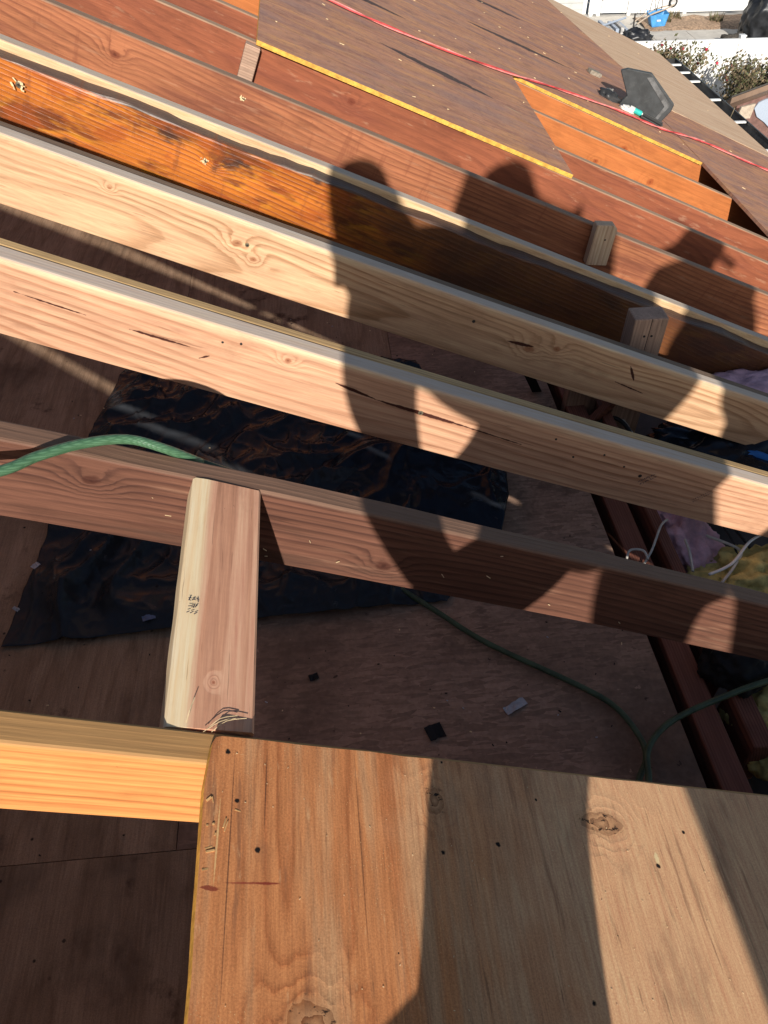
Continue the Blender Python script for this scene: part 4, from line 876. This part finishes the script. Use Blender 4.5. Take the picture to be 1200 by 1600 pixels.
# black draped grill at right of the walkway
gr = empty('grill', (14.05, 25.6, GZ)); setp(gr, 'black covered grill by the far fence at the top right corner', 'grill')
bm = bmesh.new(); bmesh.ops.create_icosphere(bm, subdivisions=5, radius=1)
for v in bm.verts:
    c = v.co; k = 1+.16*mnoise.noise(c*1.7)+.10*mnoise.noise(c*4.3)+.04*abs(mnoise.noise(c*9))
    sq = max(abs(c.x), abs(c.y), abs(c.z)); c2 = c/sq*.45+c*.55
    v.co = Vector((c2.x*.85*k+.35*max(0, c2.z), c2.y*.6*k, max(.02, .75+c2.z*.78*k)))
me = bpy.data.meshes.new('cover'); bm.to_mesh(me); bm.free(); me.materials.append(M_blackp)
for p in me.polygons: p.use_smooth = True
o = bpy.data.objects.new('cover', me); COL.objects.link(o); o.parent = gr
mb = MB(); mb.tube([(.35, -.75, .0), (.42, -.72, .6), (.5, -.6, 1.1)], .03, 0, 8, 4); o = mb.build('handle', M_gutin, smooth=True); o.parent = gr
for xx in (-.5, .3):
    mb = MB(); mb.tube([(xx, -.62, .14), (xx, -.54, .14)], .14, 0, 18, 1); o = mb.build('wheel', M_tyre); o.parent = gr
mb = MB(); mb.box((11.95, 24.15, GZ+.012), (13.3, 24.6, GZ+.03)); setp(mb.build('mat', M_blackp), 'dark flat mat on the walkway left of the covered grill', 'mat')
crumple('rubble_pile', 'low heap of dark rubble left of the covered grill', 'rubble', 13.0, 25.4, .55, simple('rubble', (.07, .06, .05), .95, .5, 9, bs=1), Matrix.Translation((0, 0, GZ+.03)), .5, 1.2, .6, .4, 4, 4)
crumple('rubbish_bag', 'black rubbish bag on the walkway beside the roof end', 'bag', 10.1, 25.95, .33, M_blackp, Matrix.Translation((0, 0, GZ+.1)), .35, 1.4, .9, .8, 9, 4)
mb = MB()
for i in range(7): mb.box((9.0+i*.16, 26.6, GZ+.02), (9.1+i*.16, 27.5, GZ+.16+.03*(i % 3)), i % 2)
mb.tube([(9.1, 26.5, GZ+.3), (10.1, 27.2, GZ+.34)], .03, 0, 8, 1); mb.tube([(10.15, 26.5, GZ+.02), (10.15, 26.6, GZ+.6)], .025, 2, 8, 1)
setp(mb.build('scrap_pile', [M_pale, M_gutin, M_iron]), 'pile of grey metal scrap beside the black rubbish bag', 'scrap')
# weeds in the soil
for k, (x, y) in enumerate(((11.6, 27.8), (13.3, 27.7), (12.1, 28.2))):
    mb = MB()
    for q in range(70):
        a = rnd.uniform(0, 6.28); l = rnd.uniform(.1, .3); b = Vector((x+rnd.uniform(-.2, .2), y+rnd.uniform(-.15, .15), GZ+.05)); t = b+Vector((math.cos(a)*l*.6, math.sin(a)*l*.6, l))
        s_ = Vector((-math.sin(a), math.cos(a), 0))*.02; mb.add([b-s_, b+s_, t], [(0, 1, 2)], q % 2)
    setp(mb.build('weed', [M_leaf, M_leaf2]), ('green weed tuft nearest the wheelbarrow', 'green weed tuft right of the middle of the soil strip', 'small weed tuft at the foot of the far fence')[k], 'weed')
# rose bushes in front of the near fence
def bush(label, cx, cy, h, rx, ry, nleaf, seed, lean=0):
    r_ = random.Random(seed); b = empty('rose_bush', (cx, cy, GZ)); setp(b, label, 'bush')
    ms = MB(); ml = MB(); mf = ml; tips = []
    for k in range(26):
        a = r_.uniform(0, 6.28); s_ = r_.uniform(.2, 1); t = Vector((math.cos(a)*rx*s_+lean, math.sin(a)*ry*s_, h*r_.uniform(.55, 1.05)*(1-.25*s_*s_)))
        mid = Vector((t.x*.35, t.y*.35, t.z*.5)); ms.tube([(0, 0, 0), mid, t], lambda q: .02*(1-q)+.004, 0, 5, 4); tips.append((mid, t))
        for w_ in range(2):
            t2 = t+Vector((r_.uniform(-.3, .3), r_.uniform(-.3, .3), r_.uniform(-.1, .3))); ms.tube([mid.lerp(t, .6), t.lerp(t2, .5), t2], .005, 0, 4, 2); tips.append((mid.lerp(t, .6), t2))
    for k in range(nleaf):
        m0, t = r_.choice(tips); p = m0.lerp(t, r_.uniform(.1, 1.05))+Vector((r_.gauss(0, .09), r_.gauss(0, .09), r_.gauss(0, .08)))
        n1 = Vector((r_.gauss(0, 1), r_.gauss(0, 1), r_.gauss(.4, 1))).normalized(); u_ = n1.orthogonal().normalized(); v_ = n1.cross(u_); s_ = r_.uniform(.024, .055)
        ml.add([p-u_*s_, p-v_*s_*.5, p+u_*s_, p+v_*s_*.5], [(0, 1, 2, 3)], 0 if r_.random() < .5 else 1)
    for k in range(26):
        m0, t = r_.choice(tips); p = m0.lerp(t, r_.uniform(.7, 1.1))
        for q in range(7):
            n1 = Vector((r_.gauss(0, 1), r_.gauss(0, 1), r_.gauss(.3, 1))).normalized(); u_ = n1.orthogonal().normalized(); v_ = n1.cross(u_); s_ = .032; c = p+n1*.015
            mf.add([c-u_*s_, c-v_*s_, c+u_*s_, c+v_*s_], [(0, 1, 2, 3)], 2)
    for nm, m_, mt in (('stems', ms, M_stem), ('foliage', ml, [M_leaf, M_leaf2, M_flower])): o = m_.build(nm, mt); o.parent = b
bush('rose bush with brownish leaves behind the gutter, left of the garage', 7.95, 17.9, 2.0, .95, .6, 6500, 3)
bush('rose bush with pink flowers behind the brown garage roof', 9.8, 17.4, 2.1, 1.05, .7, 7500, 5)
bush('small rose bush beside the roof end, left of the other two', 6.9, 18.2, 1.8, .5, .4, 2500, 8)

# ------------------------------------------------------------------ people behind the camera, whose shadows fall on the roof
SU = SUN.cross(Vector((0, 0, 1))).normalized(); SV = SU.cross(SUN)
def sp(u, v, y):                                             # sun-view position (u right, v up) at depth Y
    wq = (y - u*SU.y - v*SV.y)/SUN.y
    return SU*u + SV*v + SUN*wq
def roofat(u, y):                                            # point of the roof plane with that u and Y
    X = (u - y*SU.y)/SU.x; return Vector((X, y, zroof(X)))
def person(label, joints, edges, root=0, mats=None):
    me = bpy.data.meshes.new('person'); me.from_pydata([j[0] for j in joints], edges, []); me.materials.append(M_shirt)
    o = bpy.data.objects.new('person', me); COL.objects.link(o)
    sk = o.modifiers.new('skin', 'SKIN'); sk.use_smooth_shade = True
    lay = me.skin_vertices[0].data if me.skin_vertices else None
    if lay is None:
        bm = bmesh.new(); bm.from_mesh(me); bm.verts.layers.skin.verify(); bm.to_mesh(me); bm.free(); lay = me.skin_vertices[0].data
    for i, j in enumerate(joints): lay[i].radius = (j[1], j[1]); lay[i].use_root = (i == root)
    ss = o.modifiers.new('sub', 'SUBSURF'); ss.levels = 2; ss.render_levels = 2
    return setp(o, label, 'person')
def J(u, v, y, r): return (sp(u, v, y), r)
def FT(u, y, r, up_=.04, dy=0): p = roofat(u, y); return (p+Vector((0, dy, up_)), r)
# kneeling photographer
jj = [J(.305, -.46, -.50, .10), J(.31, -.32, -.47, .10), J(.13, -.14, -.42, .145), J(.02, .0, -.36, .10), J(.01, .09, -.33, .102), J(.0, .205, -.33, .080),
      J(.03, -.13, -.40, .085), J(.032, -.30, -.36, .070), J(.07, -.44, -.32, .050), J(.12, -.54, -.30, .05),
      J(.190, -.545, -.42, .112), J(.142, -.60, -.38, .108), J(.134, -.70, -.35, .096), J(-.04, -.722, -.25, .10), J(-.21, -.72, -.28, .095),
      J(.24, -.06, -.38, .10), J(.20, -.22, -.24, .06), J(.09, -.10, -.13, .042), J(.03, -.05, -.075, .032),
      J(.125, -.80, -.34, .09), FT(.16, -.38, .07, .06), FT(.16, -.20, .055, .05)]
ee = [(0, 1), (1, 2), (2, 3), (3, 4), (4, 5), (2, 6), (6, 7), (7, 8), (8, 9), (0, 10), (10, 11), (11, 12), (19, 13), (13, 14), (2, 15), (15, 16), (16, 17), (17, 18), (12, 19), (19, 20), (20, 21)]
p0 = person('person kneeling behind the camera in a dark jacket, casting the left shadow', jj, ee)
# phone held just behind the lens
Mp = Matrix((rt, upv, -fw)).transposed().to_4x4(); mb = MB(); mb.box((-.055, -.125, .004), (.018, .018, .012)); o = mb.build('phone', M_iron, mw=Mp, bevel=.002); setp(o, 'phone held by the kneeling person at the camera position', 'phone')
# standing person with legs apart
Y1 = -1.15
jj = [J(.58, -.43, Y1, .17), J(.56, -.28, Y1, .19), J(.57, -.06, Y1, .19), J(.555, .055, Y1, .125), J(.54, .135, Y1, .115), J(.505, .205, Y1, .105),
      J(.375, .06, Y1, .125), J(.32, -.16, Y1+.05, .08), J(.34, -.42, Y1+.12, .055), J(.36, -.52, Y1+.14, .05),
      J(.762, -.035, Y1, .118), J(.805, -.18, Y1, .078), J(.80, -.36, Y1, .072), J(.715, -.53, Y1+.1, .052), J(.70, -.64, Y1+.12, .055),
      J(.468, -.585, Y1, .112), J(.497, -.72, Y1+.02, .10), J(.497, -.85, Y1+.05, .095), FT(.47, Y1, .08, .20), FT(.47, Y1, .06, .05), FT(.46, Y1+.17, .05, .045),
      J(.69, -.53, Y1, .075), J(.79, -.85, Y1+.02, .092), FT(.91, Y1, .07, .20), FT(.93, Y1, .06, .05), FT(.94, Y1+.17, .05, .045)]
ee = [(0, 1), (1, 2), (2, 3), (3, 4), (4, 5), (2, 6), (6, 7), (7, 8), (8, 9), (2, 10), (10, 11), (11, 12), (12, 13), (13, 14), (0, 15), (15, 16), (16, 17), (17, 18), (18, 19), (19, 20), (0, 21), (21, 22), (22, 23), (23, 24), (24, 25)]
p1 = person('person standing with legs apart behind the camera, casting the middle shadow', jj, ee)
# person with a cap, stooping at right
Y2 = -1.10
jj = [J(1.20, -.72, Y2, .22), J(1.19, -.50, Y2, .25), J(1.19, -.265, Y2, .245), J(1.28, -.15, Y2, .13), J(1.325, -.10, Y2, .10), J(1.33, -.07, Y2, .09),
      J(1.065, -.25, Y2, .14), J(.975, -.38, Y2+.02, .085), J(1.05, -.52, Y2+.1, .06), J(1.06, -.60, Y2+.14, .055),
      J(1.335, -.29, Y2, .15), J(1.40, -.52, Y2, .10), J(1.40, -.75, Y2+.1, .07), J(1.36, -.84, Y2+.12, .06),
      J(1.08, -.74, Y2, .16), J(.965, -.74, Y2+.12, .125), FT(1.02, Y2+.02, .08, .22), FT(1.02, Y2, .06, .05), FT(1.02, Y2+.17, .05, .045),
      J(1.33, -.88, Y2, .15), J(1.36, -1.1, Y2+.04, .10), FT(1.34, Y2, .07, .2), FT(1.34, Y2, .06, .05), FT(1.34, Y2+.17, .05, .045)]
ee = [(0, 1), (1, 2), (2, 3), (3, 4), (4, 5), (2, 6), (6, 7), (7, 8), (8, 9), (2, 10), (10, 11), (11, 12), (12, 13), (0, 14), (14, 15), (15, 16), (16, 17), (17, 18), (0, 19), (19, 20), (20, 21), (21, 22), (22, 23)]
p2 = person('stooping person in a cap behind the camera, casting the right shadow', jj, ee)
hc = sp(1.325, -.085, Y2); bx = SU; cz = SV
mb = MB(); bm = bmesh.new(); bmesh.ops.create_icosphere(bm, subdivisions=3, radius=.103)
vs = [(v.co.x, v.co.y, v.co.z) for v in bm.verts if True]; fs = [tuple(v.index for v in f.verts) for f in bm.faces if f.calc_center_median().z > -.015]; bm.free()
mb.add([hc+Vector(v) for v in vs], fs)
b0 = hc+SU*.07+SV*(-.01); b1 = hc+SU*.165+SV*(-.07)
sd = SUN.cross((b1-b0).normalized()).normalized()
for s_ in (-1, 1): pass
dpt = SUN*.085
mb.add([b0-dpt+SV*.018, b0+dpt+SV*.018, b1+dpt*.75+SV*.016, b1-dpt*.75+SV*.016, b0-dpt-SV*.018, b0+dpt-SV*.018, b1+dpt*.75-SV*.02, b1-dpt*.75-SV*.02], [(0, 1, 2, 3), (7, 6, 5, 4), (0, 4, 5, 1), (1, 5, 6, 2), (2, 6, 7, 3), (3, 7, 4, 0)])
o = mb.build('cap', M_cap); o.parent = p2
